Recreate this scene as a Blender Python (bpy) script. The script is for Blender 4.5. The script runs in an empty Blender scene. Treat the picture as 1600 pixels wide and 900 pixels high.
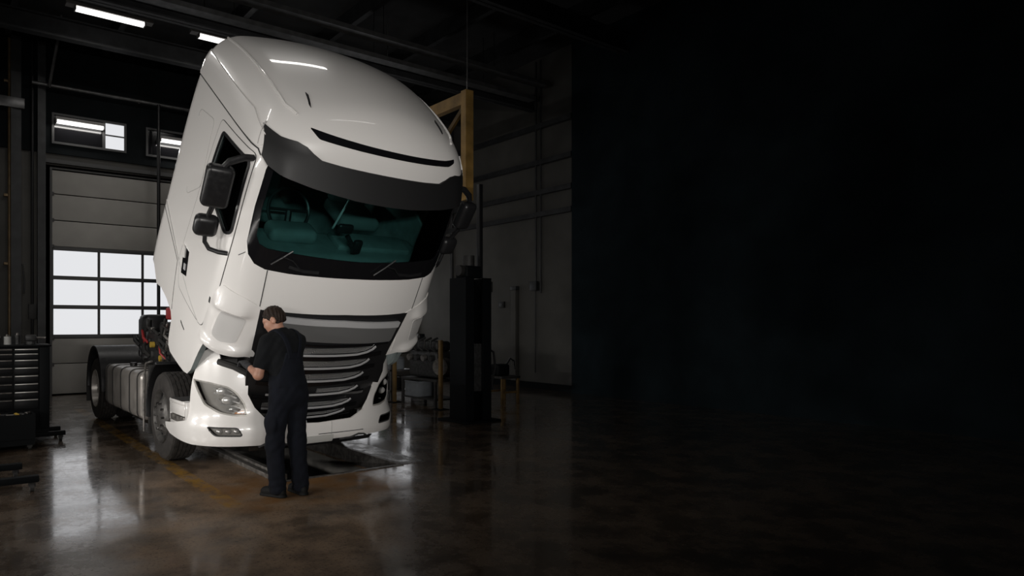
import bpy, bmesh, math, random
import numpy as np
from mathutils import Vector, Matrix, geometry
random.seed(7)
rad = math.radians
scene = bpy.context.scene
COL = scene.collection

# ---------------------------------------------------------------- camera, world, exposure
cam_d = bpy.data.cameras.new('camera'); cam = bpy.data.objects.new('camera', cam_d); COL.objects.link(cam)
cam.location = (-3.386, -8.025, 1.631); cam.rotation_euler = (rad(90), 0, rad(-34.4))
cam_d.sensor_width = 36; cam_d.lens = 1046/1600*36; cam_d.shift_x = 175/1600; cam_d.shift_y = 56/1600
cam_d.clip_start = .05; cam_d.clip_end = 200
scene.camera = cam
vs = scene.view_settings
vs.view_transform = 'Standard'; vs.look = 'None'; vs.gamma = 1; vs.use_curve_mapping = False; vs.exposure = 0.0
world = bpy.data.worlds.new('world'); scene.world = world; world.use_nodes = True
world.node_tree.nodes['Background'].inputs[0].default_value = (.5, .7, 1, 1)
world.node_tree.nodes['Background'].inputs[1].default_value = 0.0
LAMP_W = 20.0          # watts of one fluorescent fixture
PANE_L = 0.80          # radiance of the daylit door panes
KEY_W, FILL_W = 23.0, 19.0   # added off-frame lights: left wall, wall behind the camera

# ---------------------------------------------------------------- materials
def newmat(name):
    m = bpy.data.materials.new(name); m.use_nodes = True
    nt = m.node_tree; return m, nt, nt.nodes['Principled BSDF']
def mat(name, col, rough=.5, metal=0.0, var=0.0, scale=8.0, coat=0.0, bump=0.0, spec=.5, rvar=0.0, col2=None):
    m, nt, b = newmat(name)
    b.inputs['Base Color'].default_value = (*col, 1); b.inputs['Roughness'].default_value = rough
    b.inputs['Metallic'].default_value = metal; b.inputs['Coat Weight'].default_value = coat
    b.inputs['Coat Roughness'].default_value = .04; b.inputs['Specular IOR Level'].default_value = spec
    if var or bump or rvar:
        tc = nt.nodes.new('ShaderNodeTexCoord'); n = nt.nodes.new('ShaderNodeTexNoise')
        n.inputs['Scale'].default_value = scale; n.inputs['Detail'].default_value = 6
        nt.links.new(tc.outputs['Object'], n.inputs['Vector'])
        if var:
            r = nt.nodes.new('ShaderNodeValToRGB')
            c2 = col2 or tuple(min(1, c*(1+var)) for c in col)
            r.color_ramp.elements[0].color = (*[c*(1-var) for c in col], 1); r.color_ramp.elements[0].position = .3
            r.color_ramp.elements[1].color = (*c2, 1); r.color_ramp.elements[1].position = .72
            nt.links.new(n.outputs['Fac'], r.inputs['Fac']); nt.links.new(r.outputs['Color'], b.inputs['Base Color'])
        if rvar:
            mr = nt.nodes.new('ShaderNodeMapRange'); mr.inputs['From Min'].default_value = .3; mr.inputs['From Max'].default_value = .7
            mr.inputs['To Min'].default_value = max(.02, rough-rvar); mr.inputs['To Max'].default_value = min(1, rough+rvar)
            nt.links.new(n.outputs['Fac'], mr.inputs['Value']); nt.links.new(mr.outputs['Result'], b.inputs['Roughness'])
        if bump:
            bp = nt.nodes.new('ShaderNodeBump'); bp.inputs['Strength'].default_value = bump; bp.inputs['Distance'].default_value = .02
            nt.links.new(n.outputs['Fac'], bp.inputs['Height']); nt.links.new(bp.outputs['Normal'], b.inputs['Normal'])
    return m
def emit(name, col, s):
    m, nt, b = newmat(name)
    b.inputs['Base Color'].default_value = (.05, .05, .05, 1)
    b.inputs['Emission Color'].default_value = (*col, 1); b.inputs['Emission Strength'].default_value = s
    return m
def glass(name, tint, gl=.06, rough=.02):
    m = bpy.data.materials.new(name); m.use_nodes = True; nt = m.node_tree; nt.nodes.clear()
    o = nt.nodes.new('ShaderNodeOutputMaterial'); mx = nt.nodes.new('ShaderNodeMixShader')
    t = nt.nodes.new('ShaderNodeBsdfTransparent'); g = nt.nodes.new('ShaderNodeBsdfGlossy'); f = nt.nodes.new('ShaderNodeFresnel')
    f.inputs['IOR'].default_value = 1.3; g.inputs['Roughness'].default_value = rough
    t.inputs['Color'].default_value = (*tint, 1)
    nt.links.new(f.outputs[0], mx.inputs[0]); nt.links.new(t.outputs[0], mx.inputs[1]); nt.links.new(g.outputs[0], mx.inputs[2])
    nt.links.new(mx.outputs[0], o.inputs[0]); return m
M = {}
M['paint'] = mat('white_paint', (.74, .72, .70), .32, coat=.8)
M['inner'] = mat('cab_lining', (.17, .20, .20), .8, var=.2)
M['black'] = mat('black_plastic', (.012, .012, .013), .38, rvar=.08, scale=30)
M['gloss_black'] = mat('gloss_black', (.006, .006, .007), .12, coat=.4)
M['rubber'] = mat('rubber', (.02, .019, .018), .75, var=.35, scale=25, bump=.1)
M['tyre'] = mat('tyre_rubber', (.020, .017, .015), .8, var=.45, scale=14, bump=.2)
M['seam'] = mat('seam_rubber', (.03, .03, .03), .8)
M['soft_seam'] = mat('panel_crease', (.42, .41, .40), .5)
M['alu'] = mat('brushed_aluminium', (.36, .335, .31), .36, metal=.45, var=.12, scale=6, rvar=.08)
M['steel'] = mat('dirty_steel', (.25, .235, .22), .42, metal=.8, var=.35, scale=20, rvar=.12)
M['chrome'] = mat('satin_chrome', (.62, .62, .62), .22, metal=1)
M['silver'] = mat('silver_paint', (.50, .50, .51), .3, metal=.2)
M['greypanel'] = mat('grey_panel', (.12, .12, .12), .34, coat=.2)
M['glass'] = glass('tinted_glass', (.60, .78, .77))
M['darkglass'] = glass('dark_glass', (.55, .66, .65))
M['lens'] = glass('clear_lens', (.9, .9, .9))
M['amber'] = mat('amber_lens', (.6, .22, .05), .2)
M['reflector'] = mat('lamp_reflector', (.75, .74, .72), .2, metal=.55)
M['dark_lamp'] = mat('lamp_housing', (.40, .385, .36), .3, metal=.3)
M['frame_dark'] = mat('chassis_black', (.018, .017, .016), .6, var=.5, scale=12)
M['dash'] = mat('dashboard', (.13, .16, .16), .6, var=.15)
M['seat'] = mat('seat_cloth', (.10, .12, .12), .9)
M['red'] = mat('red_hose', (.35, .03, .03), .45)
M['yellow'] = mat('yellow_cap', (.55, .36, .05), .45)
M['engine'] = mat('engine_iron', (.045, .045, .045), .5, metal=.4, var=.5, scale=18)
M['wall'] = mat('wall_plaster', (.085, .082, .075), .85, var=.16, scale=1.4, bump=.03)
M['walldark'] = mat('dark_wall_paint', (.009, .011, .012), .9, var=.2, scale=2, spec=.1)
M['wallshade'] = mat('wall_shade_black', (.015, .022, .026), .95, var=.2, scale=2, spec=.02)  # near-black colour stands in for the hall's fade into darkness
M['ceil'] = mat('ceiling_dark', (.035, .035, .035), .8, var=.4, scale=2.2)
M['beam'] = mat('beam_steel', (.03, .031, .033), .5, var=.4, scale=5)
M['pipe'] = mat('pipe_galvanised', (.16, .16, .16), .4, metal=.6, var=.3, scale=6)
M['brass'] = mat('brown_pipe', (.20, .14, .075), .45, metal=.4, var=.3, scale=5)
M['darkpipe'] = mat('black_pipe', (.008, .008, .009), .45)
M['doorpanel'] = mat('door_panel_grey', (.34, .325, .30), .55, var=.06, scale=3)
M['doorframe'] = mat('door_frame_dark', (.055, .055, .055), .5)
M['pane'] = emit('daylit_pane', (.96, .97, 1.0), PANE_L)
M['tube'] = emit('fluorescent_tube', (1, .98, .95), 2.2)
M['fixture'] = mat('fixture_enamel', (.35, .34, .33), .4)
M['cabinet'] = mat('cabinet_black', (.004, .0045, .0055), .5, spec=.15, rvar=.1, scale=6)
M['drawer'] = mat('drawer_black', (.005, .0055, .0065), .45, spec=.2)
M['handle'] = mat('drawer_handle', (.50, .49, .47), .35, metal=.6)
M['yel'] = mat('crane_yellow', (.32, .19, .055), .55, var=.35, scale=4)
M['dullyel'] = mat('dull_yellow', (.11, .065, .018), .6, var=.4, scale=5)
M['visor'] = mat('visor_plastic', (.007, .007, .0075), .55)
M['inset_shade'] = mat('deflector_shade_grey', (.56, .55, .54), .4, coat=.3)  # white paint toned down to imitate shading in the hollow
M['rim'] = mat('wheel_steel', (.10, .095, .09), .45, metal=.5, var=.4, scale=15)
M['crate'] = mat('crate_grey', (.17, .185, .20), .55, var=.15)
M['lift'] = mat('lift_black', (.003, .0038, .0045), .6, spec=.12)
M['label'] = mat('white_label', (.35, .35, .35), .6)
M['green'] = mat('green_bottle', (.05, .10, .06), .4)
M['white'] = mat('white_plastic', (.5, .5, .48), .5)
M['skin'] = mat('skin', (.36, .185, .125), .5, var=.12, scale=30)
M['hair'] = mat('brown_hair', (.016, .009, .006), .6, spec=.2, var=.5, scale=60, bump=.5)
M['shirt'] = mat('black_tshirt', (.0045, .005, .006), .95, spec=.2, var=.3, scale=14, bump=.35)
M['overall'] = mat('navy_overalls', (.0045, .0055, .009), .95, spec=.2, var=.3, scale=12, bump=.45)
M['glove'] = mat('grey_glove', (.014, .0145, .017), .8, bump=.2, scale=40, var=.2)
M['shoe'] = mat('black_boot', (.006, .006, .006), .7, spec=.2)
M['pit'] = mat('pit_concrete', (.12, .115, .105), .7, var=.4, scale=3, bump=.1)
M['pitfloor'] = mat('pit_boards', (.10, .058, .03), .5, var=.5, scale=4)
M['curb'] = mat('pit_curb_steel', (.22, .21, .20), .28, metal=.6, var=.4, scale=7, rvar=.15)
def mesh_mat():
    m, nt, b = newmat('grille_mesh')
    tc = nt.nodes.new('ShaderNodeTexCoord'); mp = nt.nodes.new('ShaderNodeMapping'); ck = nt.nodes.new('ShaderNodeTexChecker')
    mp.inputs['Rotation'].default_value = (0, rad(45), 0); ck.inputs['Scale'].default_value = 90
    ck.inputs['Color1'].default_value = (.55, .55, .55, 1); ck.inputs['Color2'].default_value = (.02, .02, .02, 1)
    nt.links.new(tc.outputs['Object'], mp.inputs['Vector']); nt.links.new(mp.outputs[0], ck.inputs['Vector'])
    nt.links.new(ck.outputs['Color'], b.inputs['Base Color']); b.inputs['Roughness'].default_value = .35; b.inputs['Metallic'].default_value = .6
    return m
M['gmesh'] = mesh_mat()
def floor_mat():
    m, nt, b = newmat('oily_concrete')
    N = nt.nodes.new; L = nt.links.new
    tc = N('ShaderNodeTexCoord')
    def noise(s, d=6, rough=.55):
        n = N('ShaderNodeTexNoise'); n.inputs['Scale'].default_value = s; n.inputs['Detail'].default_value = d; n.inputs['Roughness'].default_value = rough
        L(tc.outputs['Object'], n.inputs['Vector']); return n.outputs['Fac']
    def ramp(v, p0, c0, p1, c1):
        r = N('ShaderNodeValToRGB'); r.color_ramp.elements[0].position = p0; r.color_ramp.elements[0].color = c0
        r.color_ramp.elements[1].position = p1; r.color_ramp.elements[1].color = c1; L(v, r.inputs['Fac']); return r.outputs['Color']
    def mix(f, a, c):
        x = N('ShaderNodeMix'); x.data_type = 'RGBA'; L(f, x.inputs['Factor']); L(a, x.inputs[6]); L(c, x.inputs[7]); return x.outputs[2]
    big = noise(.55, 8, .6); mid = noise(2.6, 8, .6); fine = noise(17, 8, .7)
    base = ramp(big, .34, (.045, .030, .019, 1), .70, (.165, .116, .077, 1))
    spots = ramp(mid, .42, (.018, .012, .008, 1), .58, (.15, .107, .073, 1))
    x = N('ShaderNodeMix'); x.data_type = 'RGBA'; x.blend_type = 'MIX'; x.inputs['Factor'].default_value = .45
    L(base, x.inputs[6]); L(spots, x.inputs[7]); c = x.outputs[2]
    sk = ramp(noise(38, 5, .75), .36, (.35, .33, .32, 1), .46, (1, 1, 1, 1))          # dark chips and grit
    xm = N('ShaderNodeMix'); xm.data_type = 'RGBA'; xm.blend_type = 'MULTIPLY'; xm.inputs['Factor'].default_value = 1.0; L(c, xm.inputs[6]); L(sk, xm.inputs[7]); c = xm.outputs[2]
    # worn yellow marking: a stripe along the pit
    sp = N('ShaderNodeSeparateXYZ'); L(tc.outputs['Object'], sp.inputs[0])
    def band(o, a, bb, soft):
        s1 = N('ShaderNodeMapRange'); s1.inputs['From Min'].default_value = a-soft; s1.inputs['From Max'].default_value = a; L(o, s1.inputs['Value'])
        s2 = N('ShaderNodeMapRange'); s2.inputs['From Min'].default_value = bb+soft; s2.inputs['From Max'].default_value = bb; L(o, s2.inputs['Value'])
        mu = N('ShaderNodeMath'); mu.operation = 'MULTIPLY'; L(s1.outputs[0], mu.inputs[0]); L(s2.outputs[0], mu.inputs[1]); return mu.outputs[0]
    def mul(a, bb):
        mu = N('ShaderNodeMath'); mu.operation = 'MULTIPLY'; L(a, mu.inputs[0]); L(bb, mu.inputs[1]); return mu.outputs[0]
    wear = N('ShaderNodeMapRange'); wear.inputs['From Min'].default_value = .42; wear.inputs['From Max'].default_value = .62; L(noise(6, 8, .75), wear.inputs['Value'])
    stripe = mul(mul(band(sp.outputs[0], -1.29, -1.15, .02), band(sp.outputs[1], -2.25, 6, .1)), wear.outputs[0])
    ycol = N('ShaderNodeRGB'); ycol.outputs[0].default_value = (.30, .16, .022, 1)
    c = mix(stripe, c, ycol.outputs[0])
    # rust-brown staining round the pit mouth
    st = mul(mul(band(sp.outputs[0], -1.0, .3, .5), band(sp.outputs[1], -2.3, -1.5, .5)), ramp(noise(3.2), .35, (0, 0, 0, 1), .7, (1, 1, 1, 1)))
    rc = N('ShaderNodeRGB'); rc.outputs[0].default_value = (.18, .085, .026, 1)
    c = mix(st, c, rc.outputs[0])
    L(c, b.inputs['Base Color'])
    rr = N('ShaderNodeMapRange'); rr.inputs['From Min'].default_value = .35; rr.inputs['From Max'].default_value = .68
    rr.inputs['To Min'].default_value = .13; rr.inputs['To Max'].default_value = .42
    ad = N('ShaderNodeMath'); ad.operation = 'MULTIPLY_ADD'; ad.inputs[1].default_value = .55; L(mid, ad.inputs[0])
    sc_ = N('ShaderNodeMath'); sc_.operation = 'MULTIPLY'; sc_.inputs[1].default_value = .45; L(fine, sc_.inputs[0]); L(sc_.outputs[0], ad.inputs[2])
    L(ad.outputs[0], rr.inputs['Value']); L(rr.outputs[0], b.inputs['Roughness'])
    b.inputs['Specular IOR Level'].default_value = .8
    b.inputs['Coat Weight'].default_value = 1.0; b.inputs['Coat IOR'].default_value = 2.4
    cr = N('ShaderNodeMapRange'); cr.inputs['From Min'].default_value = .38; cr.inputs['From Max'].default_value = .66; cr.inputs['To Min'].default_value = .025; cr.inputs['To Max'].default_value = .20
    def lin(a, bb):                      # a*x + b*y on the floor
        m1 = N('ShaderNodeMath'); m1.operation = 'MULTIPLY'; m1.inputs[1].default_value = a; L(sp.outputs[0], m1.inputs[0])
        m2 = N('ShaderNodeMath'); m2.operation = 'MULTIPLY_ADD'; m2.inputs[1].default_value = bb; L(sp.outputs[1], m2.inputs[0]); L(m1.outputs[0], m2.inputs[2]); return m2.outputs[0]
    wob = N('ShaderNodeMath'); wob.operation = 'MULTIPLY_ADD'; wob.inputs[1].default_value = 1.2; L(noise(1.1, 5), wob.inputs[0]); L(lin(1, -.26), wob.inputs[2])
    wob2 = N('ShaderNodeMath'); wob2.operation = 'MULTIPLY_ADD'; wob2.inputs[1].default_value = 1.2; L(noise(1.3, 5), wob2.inputs[0]); L(lin(1, -.66), wob2.inputs[2])
    dry = mul(mul(band(wob.outputs[0], -.62, 40, .45), band(wob2.outputs[0], -40, 2.2, .6)), band(sp.outputs[1], -30, -.7, .8))   # dry patch, edged where the floor glare stops; also masks painted light
    dn = N('ShaderNodeMath'); dn.operation = 'MULTIPLY_ADD'; dn.inputs[1].default_value = -.92; dn.inputs[2].default_value = 1.0; L(dry, dn.inputs[0]); L(dn.outputs[0], b.inputs['Coat Weight'])
    sn = N('ShaderNodeMath'); sn.operation = 'MULTIPLY_ADD'; sn.inputs[1].default_value = -.6; sn.inputs[2].default_value = .8; L(dry, sn.inputs[0]); L(sn.outputs[0], b.inputs['Specular IOR Level'])
    lit_col = N('ShaderNodeRGB'); lit_col.outputs[0].default_value = (.27, .185, .122, 1)  # lighter colour put on the patch in place of light falling there
    dm = N('ShaderNodeMath'); dm.operation = 'MULTIPLY'; L(dry, dm.inputs[0]); L(ramp(mid, .34, (.12, .12, .12, 1), .62, (.72, .72, .72, 1)), dm.inputs[1])
    gm = N('ShaderNodeMix'); gm.data_type = 'RGBA'; gm.blend_type = 'MULTIPLY'; gm.inputs['Factor'].default_value = 1.0; L(lit_col.outputs[0], gm.inputs[6]); L(sk, gm.inputs[7])
    cd = mix(st, mix(stripe, mix(dm.outputs[0], c, gm.outputs[2]), ycol.outputs[0]), rc.outputs[0])
    L(cd, b.inputs['Base Color'])
    rd = N('ShaderNodeMath'); rd.operation = 'MULTIPLY_ADD'; rd.inputs[1].default_value = .4; L(dry, rd.inputs[0]); L(rr.outputs[0], rd.inputs[2]); L(rd.outputs[0], b.inputs['Roughness'])
    L(ad.outputs[0], cr.inputs['Value']); L(cr.outputs[0], b.inputs['Coat Roughness'])
    bp = N('ShaderNodeBump'); bp.inputs['Strength'].default_value = .22; bp.inputs['Distance'].default_value = .006
    L(ad.outputs[0], bp.inputs['Height']); L(bp.outputs['Normal'], b.inputs['Normal'])
    b2 = N('ShaderNodeBump'); b2.inputs['Strength'].default_value = .06; b2.inputs['Distance'].default_value = .005
    L(ad.outputs[0], b2.inputs['Height']); L(b2.outputs['Normal'], b.inputs['Coat Normal'])
    return m
M['floor'] = floor_mat()

# ---------------------------------------------------------------- mesh helpers
class MB:
    """collects shapes into one mesh"""
    def __init__(s): s.bm = bmesh.new()
    def box(s, c, d, bev=0.0, rot=None, seg=2):
        t = bmesh.new(); bmesh.ops.create_cube(t, size=1)
        for v in t.verts: v.co = Vector((v.co.x*d[0], v.co.y*d[1], v.co.z*d[2]))
        if bev: bmesh.ops.bevel(t, geom=list(t.edges), offset=min(bev, min(d)*.49), segments=seg, profile=.5, affect='EDGES')
        mt = Matrix.Translation(c) @ (rot.to_4x4() if rot else Matrix()); t.transform(mt); s.add(t); return s
    def bx(s, x0, x1, y0, y1, z0, z1, bev=0.0): return s.box(((x0+x1)/2, (y0+y1)/2, (z0+z1)/2), (abs(x1-x0), abs(y1-y0), abs(z1-z0)), bev)
    def add(s, t):
        me = bpy.data.meshes.new('t'); t.to_mesh(me); t.free(); s.bm.from_mesh(me); bpy.data.meshes.remove(me)
    def cyl(s, a, b, r, r2=None, seg=20, bev=0):
        a = Vector(a); b = Vector(b); t = bmesh.new(); h = (b-a).length
        bmesh.ops.create_cone(t, cap_ends=True, segments=seg, radius1=r, radius2=r if r2 is None else r2, depth=h)
        q = Vector((0, 0, 1)).rotation_difference(b-a)
        t.transform(Matrix.Translation((a+b)/2) @ q.to_matrix().to_4x4()); s.add(t); return s
    def tube(s, pts, r, seg=10, closed=False):
        pts = [Vector(p) for p in pts]; n = len(pts); rings = []
        up = Vector((0, 0, 1)); prevn = None
        for i, p in enumerate(pts):
            a = pts[(i-1) % n] if (i or closed) else p; b = pts[(i+1) % n] if (i < n-1 or closed) else p
            t = (b-a).normalized()
            nn = prevn - t*prevn.dot(t) if prevn else t.orthogonal()
            nn.normalize(); prevn = nn; bn = t.cross(nn)
            rr = r[i] if isinstance(r, (list, tuple)) else r
            rings.append([s.bm.verts.new(p + nn*rr*math.cos(k*2*math.pi/seg) + bn*rr*math.sin(k*2*math.pi/seg)) for k in range(seg)])
        for i in range(n if closed else n-1):
            A = rings[i]; B = rings[(i+1) % n]
            for k in range(seg): s.bm.faces.new((A[k], A[(k+1) % seg], B[(k+1) % seg], B[k]))
        if not closed:
            s.bm.faces.new(rings[0][::-1]); s.bm.faces.new(rings[-1])
        return s
    def lathe(s, prof, seg=48, axis='x', c=(0, 0, 0), closed=True, mod=None):
        """prof: (axial, radius) list; closed ring profile"""
        c = Vector(c); R = []
        for k in range(seg):
            a = 2*math.pi*k/seg; row = []
            for j_, (h, r) in enumerate(prof):
                if mod: r = mod(k, j_, r)
                p = {'x': (h, r*math.cos(a), r*math.sin(a)), 'y': (r*math.cos(a), h, r*math.sin(a)), 'z': (r*math.cos(a), r*math.sin(a), h)}[axis]
                row.append(s.bm.verts.new(c+Vector(p)))
            R.append(row)
        m = len(prof)
        for k in range(seg):
            A = R[k]; B = R[(k+1) % seg]
            for j in range(m if closed else m-1):
                s.bm.faces.new((A[j], A[(j+1) % m], B[(j+1) % m], B[j]))
        return s
    def prism(s, poly, h0, h1, axis='x'):
        """polygon extruded along an axis"""
        def P(p, h): return {'x': (h, p[0], p[1]), 'y': (p[0], h, p[1]), 'z': (p[0], p[1], h)}[axis]
        A = [s.bm.verts.new(P(p, h0)) for p in poly]; B = [s.bm.verts.new(P(p, h1)) for p in poly]
        s.bm.faces.new(A); s.bm.faces.new(B[::-1]); n = len(poly)
        for i in range(n): s.bm.faces.new((A[i], B[i], B[(i+1) % n], A[(i+1) % n]))
        return s
    def build(s, name, m, parent=None, smooth=35, bevel=0, loc=None):
        bmesh.ops.recalc_face_normals(s.bm, faces=s.bm.faces)
        me = bpy.data.meshes.new(name); s.bm.to_mesh(me); s.bm.free()
        return meshobj(name, me, m, parent, smooth, bevel, loc)
def meshobj(name, me, m, parent=None, smooth=35, bevel=0, loc=None):
    for k in (m if isinstance(m, (list, tuple)) else [m]): me.materials.append(M[k] if isinstance(k, str) else k)
    o = bpy.data.objects.new(name, me); COL.objects.link(o)
    if smooth:
        for p in me.polygons: p.use_smooth = True
        me.set_sharp_from_angle(angle=rad(smooth))
    if parent: o.parent = parent
    if loc: o.location = loc
    if bevel:
        b = o.modifiers.new('bevel', 'BEVEL'); b.width = bevel; b.segments = 2; b.limit_method = 'ANGLE'; b.angle_limit = rad(40)
    return o
def tag(o, label=None, cat=None, group=None, kind=None):
    if label: o['label'] = label
    if cat: o['category'] = cat
    if group: o['group'] = group
    if kind: o['kind'] = kind
    return o
def thing(name, label, cat, loc=(0, 0, 0), rz=0, group=None):
    o = bpy.data.objects.new(name, None); COL.objects.link(o); o.location = loc; o.rotation_euler = (0, 0, rz)
    o.empty_display_size = .2
    return tag(o, label, cat, group)
def copytree(o, parent=None):
    c = o.copy(); COL.objects.link(c); c.parent = parent
    for ch in list(o.children): copytree(ch, c)
    return c
def spline(xs, ys):
    xs = np.array(xs, float); ys = np.array(ys, float); n = len(xs); h = np.diff(xs)
    A = np.eye(n); r = np.zeros(n)
    for i in range(1, n-1):
        A[i, i-1] = h[i-1]; A[i, i] = 2*(h[i-1]+h[i]); A[i, i+1] = h[i]
        r[i] = 6*((ys[i+1]-ys[i])/h[i]-(ys[i]-ys[i-1])/h[i-1])
    m = np.linalg.solve(A, r)
    def f(t):
        t = np.clip(np.asarray(t, float), xs[0], xs[-1]); i = np.clip(np.searchsorted(xs, t)-1, 0, n-2)
        a = (xs[i+1]-t); b = (t-xs[i]); hh = h[i]
        return m[i]*a**3/(6*hh)+m[i+1]*b**3/(6*hh)+(ys[i]/hh-m[i]*hh/6)*a+(ys[i+1]/hh-m[i+1]*hh/6)*b
    return f
def smax(a, b, k):
    h = np.maximum(k-np.abs(a-b), 0)/k; return np.maximum(a, b)+h*h*k/4
def inside(p, poly):
    c = False; j = len(poly)-1
    for i in range(len(poly)):
        if (poly[i][1] > p[1]) != (poly[j][1] > p[1]) and p[0] < (poly[j][0]-poly[i][0])*(p[1]-poly[i][1])/(poly[j][1]-poly[i][1])+poly[i][0]: c = not c
        j = i
    return c
def resample(poly, step, closed=True):
    out = []; n = len(poly)
    for i in range(n if closed else n-1):
        a = np.array(poly[i], float); b = np.array(poly[(i+1) % n], float); k = max(1, int(math.ceil(np.linalg.norm(b-a)/step)))
        for q in range(k): out.append(tuple(a+(b-a)*q/k))
    if not closed: out.append(tuple(poly[-1]))
    return out
def rounded(poly, r, seg=4):
    """round the corners of a polygon"""
    out = []; n = len(poly)
    for i in range(n):
        p = np.array(poly[i], float); a = np.array(poly[i-1], float); b = np.array(poly[(i+1) % n], float)
        ra = min(r, np.linalg.norm(a-p)*.45, np.linalg.norm(b-p)*.45)
        p0 = p+(a-p)/np.linalg.norm(a-p)*ra; p1 = p+(b-p)/np.linalg.norm(b-p)*ra
        for k in range(seg+1):
            t = k/seg; out.append(tuple((1-t)**2*p0+2*t*(1-t)*p+t*t*p1))
    return out
def patch(name, chart, poly, m, parent, holes=(), step=.05, off=.0, thick=.01, smooth=40, offs=None):
    """a panel: polygon in chart space, laid on a curved surface, with thickness. chart(pts, off) -> 3D points"""
    rings = [resample(poly, step)]+[resample(h, step) for h in holes]
    V = []; E = []
    for r in rings:
        s = len(V); V += r; E += [(s+i, s+(i+1) % len(r)) for i in range(len(r))]
    xs = [p[0] for p in poly]; ys = [p[1] for p in poly]
    gx = min(xs)+step*.5
    edge = np.array(V)
    while gx < max(xs):
        gy = min(ys)+step*.5
        while gy < max(ys):
            q = (gx, gy)
            if inside(q, poly) and not any(inside(q, h) for h in holes) and np.min(np.hypot(edge[:, 0]-gx, edge[:, 1]-gy)) > step*.45: V.append(q)
            gy += step
        gx += step
    vo, eo, fo, *_ = geometry.delaunay_2d_cdt([Vector(p) for p in V], E, [], 1, 1e-6)
    P = np.array([tuple(v) for v in vo]); F = []
    for f in fo:
        c = P[list(f)].mean(0)
        if inside(c, poly) and not any(inside(c, h) for h in holes): F.append(list(f))
    o = offs(P) if offs is not None else np.full(len(P), off)
    top = chart(P, o); bot = chart(P, o-thick); n = len(P)
    cnt = {}
    for f in F:
        for i in range(3):
            a, b = f[i], f[(i+1) % 3]; cnt[(a, b)] = cnt.get((a, b), 0)+1
    faces = list(F)+[[n+i for i in f[::-1]] for f in F]
    for (a, b) in cnt:
        if (b, a) not in cnt: faces.append([b, a, n+a, n+b])
    bm = bmesh.new(); vv = [bm.verts.new(p) for p in np.vstack([top, bot]).tolist()]
    for f in faces:
        try: bm.faces.new([vv[i] for i in f])
        except ValueError: pass
    bmesh.ops.recalc_face_normals(bm, faces=bm.faces)
    me = bpy.data.meshes.new(name); bm.to_mesh(me); bm.free()
    return meshobj(name, me, m, parent, smooth)
def ribbon(name, chart, pts, w, m, parent, off=.003, step=.04, closed=False):
    p = np.array(resample(pts, step, closed)); P = chart(p, np.full(len(p), off)); B = chart(p, np.full(len(p), off-.012)); n = len(p)
    mb = MB(); rows = []
    for i in range(n):
        a = P[(i-1) % n] if (i or closed) else P[i]; b = P[(i+1) % n] if (i < n-1 or closed) else P[i]
        t = Vector(b-a).normalized(); nn = Vector(P[i]-B[i]).normalized(); s = t.cross(nn)*w/2
        rows.append([mb.bm.verts.new(q) for q in (Vector(P[i])+s, Vector(P[i])-s, Vector(B[i])-s, Vector(B[i])+s)])
    for i in range(n if closed else n-1):
        A = rows[i]; C = rows[(i+1) % n]
        for k in range(4): mb.bm.faces.new((A[k], A[(k+1) % 4], C[(k+1) % 4], C[k]))
    return mb.build(name, m, parent)
def boolean(o, cutter, op='DIFFERENCE'):
    md = o.modifiers.new('cut', 'BOOLEAN'); md.operation = op; md.object = cutter; md.solver = 'EXACT'
    dg = bpy.context.evaluated_depsgraph_get(); me = bpy.data.meshes.new_from_object(o.evaluated_get(dg))
    o.modifiers.clear(); old = o.data; o.data = me; bpy.data.meshes.remove(old)
    cm = cutter.data; bpy.data.objects.remove(cutter); bpy.data.meshes.remove(cm)
# ---------------------------------------------------------------- the hall
XL, XR, YF, YB, ZC = -9.0, 9.0, -14.0, 9.0, 8.3
PX0, PX1, PY0, PY1, PZ = -.45, 1.0, -1.62, 6.2, -.62      # service pit
def struct(o): o['kind'] = 'structure'; return o
f = MB()
f.bx(XL, PX0, YF, YB, -.2, 0); f.bx(PX1, XR, YF, YB, -.2, 0); f.bx(PX0, PX1, YF, PY0, -.2, 0); f.bx(PX0, PX1, PY1, YB, -.2, 0)
floor = struct(f.build('floor', 'floor', smooth=0))
pw = MB()
pw.bx(PX0-.15, PX0, PY0-.15, PY1+.15, PZ-.1, -.2); pw.bx(PX1, PX1+.15, PY0-.15, PY1+.15, PZ-.1, -.2)
pw.bx(PX0, PX1, PY0-.15, PY0, PZ-.1, -.2); pw.bx(PX0, PX1, PY1, PY1+.15, PZ-.1, -.2)
pit = struct(pw.build('floor_pit_wall', 'pit', smooth=0))
pit['label'] = 'concrete lining of the service pit under the truck'
pf = struct(MB().bx(PX0, PX1, PY0, PY1, PZ-.1, PZ).build('floor_pit_bottom', 'pit', smooth=0))
for i in range(7):
    y0 = PY0+.03+i*.26
    MB().bx(PX0+.02, PX1-.02, y0, y0+.235, PZ, PZ+.035+.006*(i % 2), .006).build('plank', 'pitfloor', pf)
# steel curb round the pit mouth
cb = MB(); cb.bx(PX1+.02, PX1+.34, PY0-.02, PY1, 0, .006)
struct(cb.build('trim_1', 'curb', smooth=0))['label'] = 'wet steel plate along the pit edge'
cb = MB(); cb.bx(PX1-.035, PX1+.02, PY0, PY1, -.16, .012, .004); cb.bx(PX0-.02, PX1+.02, PY0-.05, PY0, -.12, .010, .003)
struct(cb.build('trim_2', 'steel', smooth=0))
cb = MB(); cb.bx(PX0-.11, PX0-.05, PY0+.05, PY1, 0, .05, .006); cb.bx(PX0-.03, PX0+.03, PY0, PY1, -.12, .07, .006)
struct(cb.build('trim_3', 'steel', smooth=0))['label'] = 'dark guide rails on the pit edge'

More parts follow.
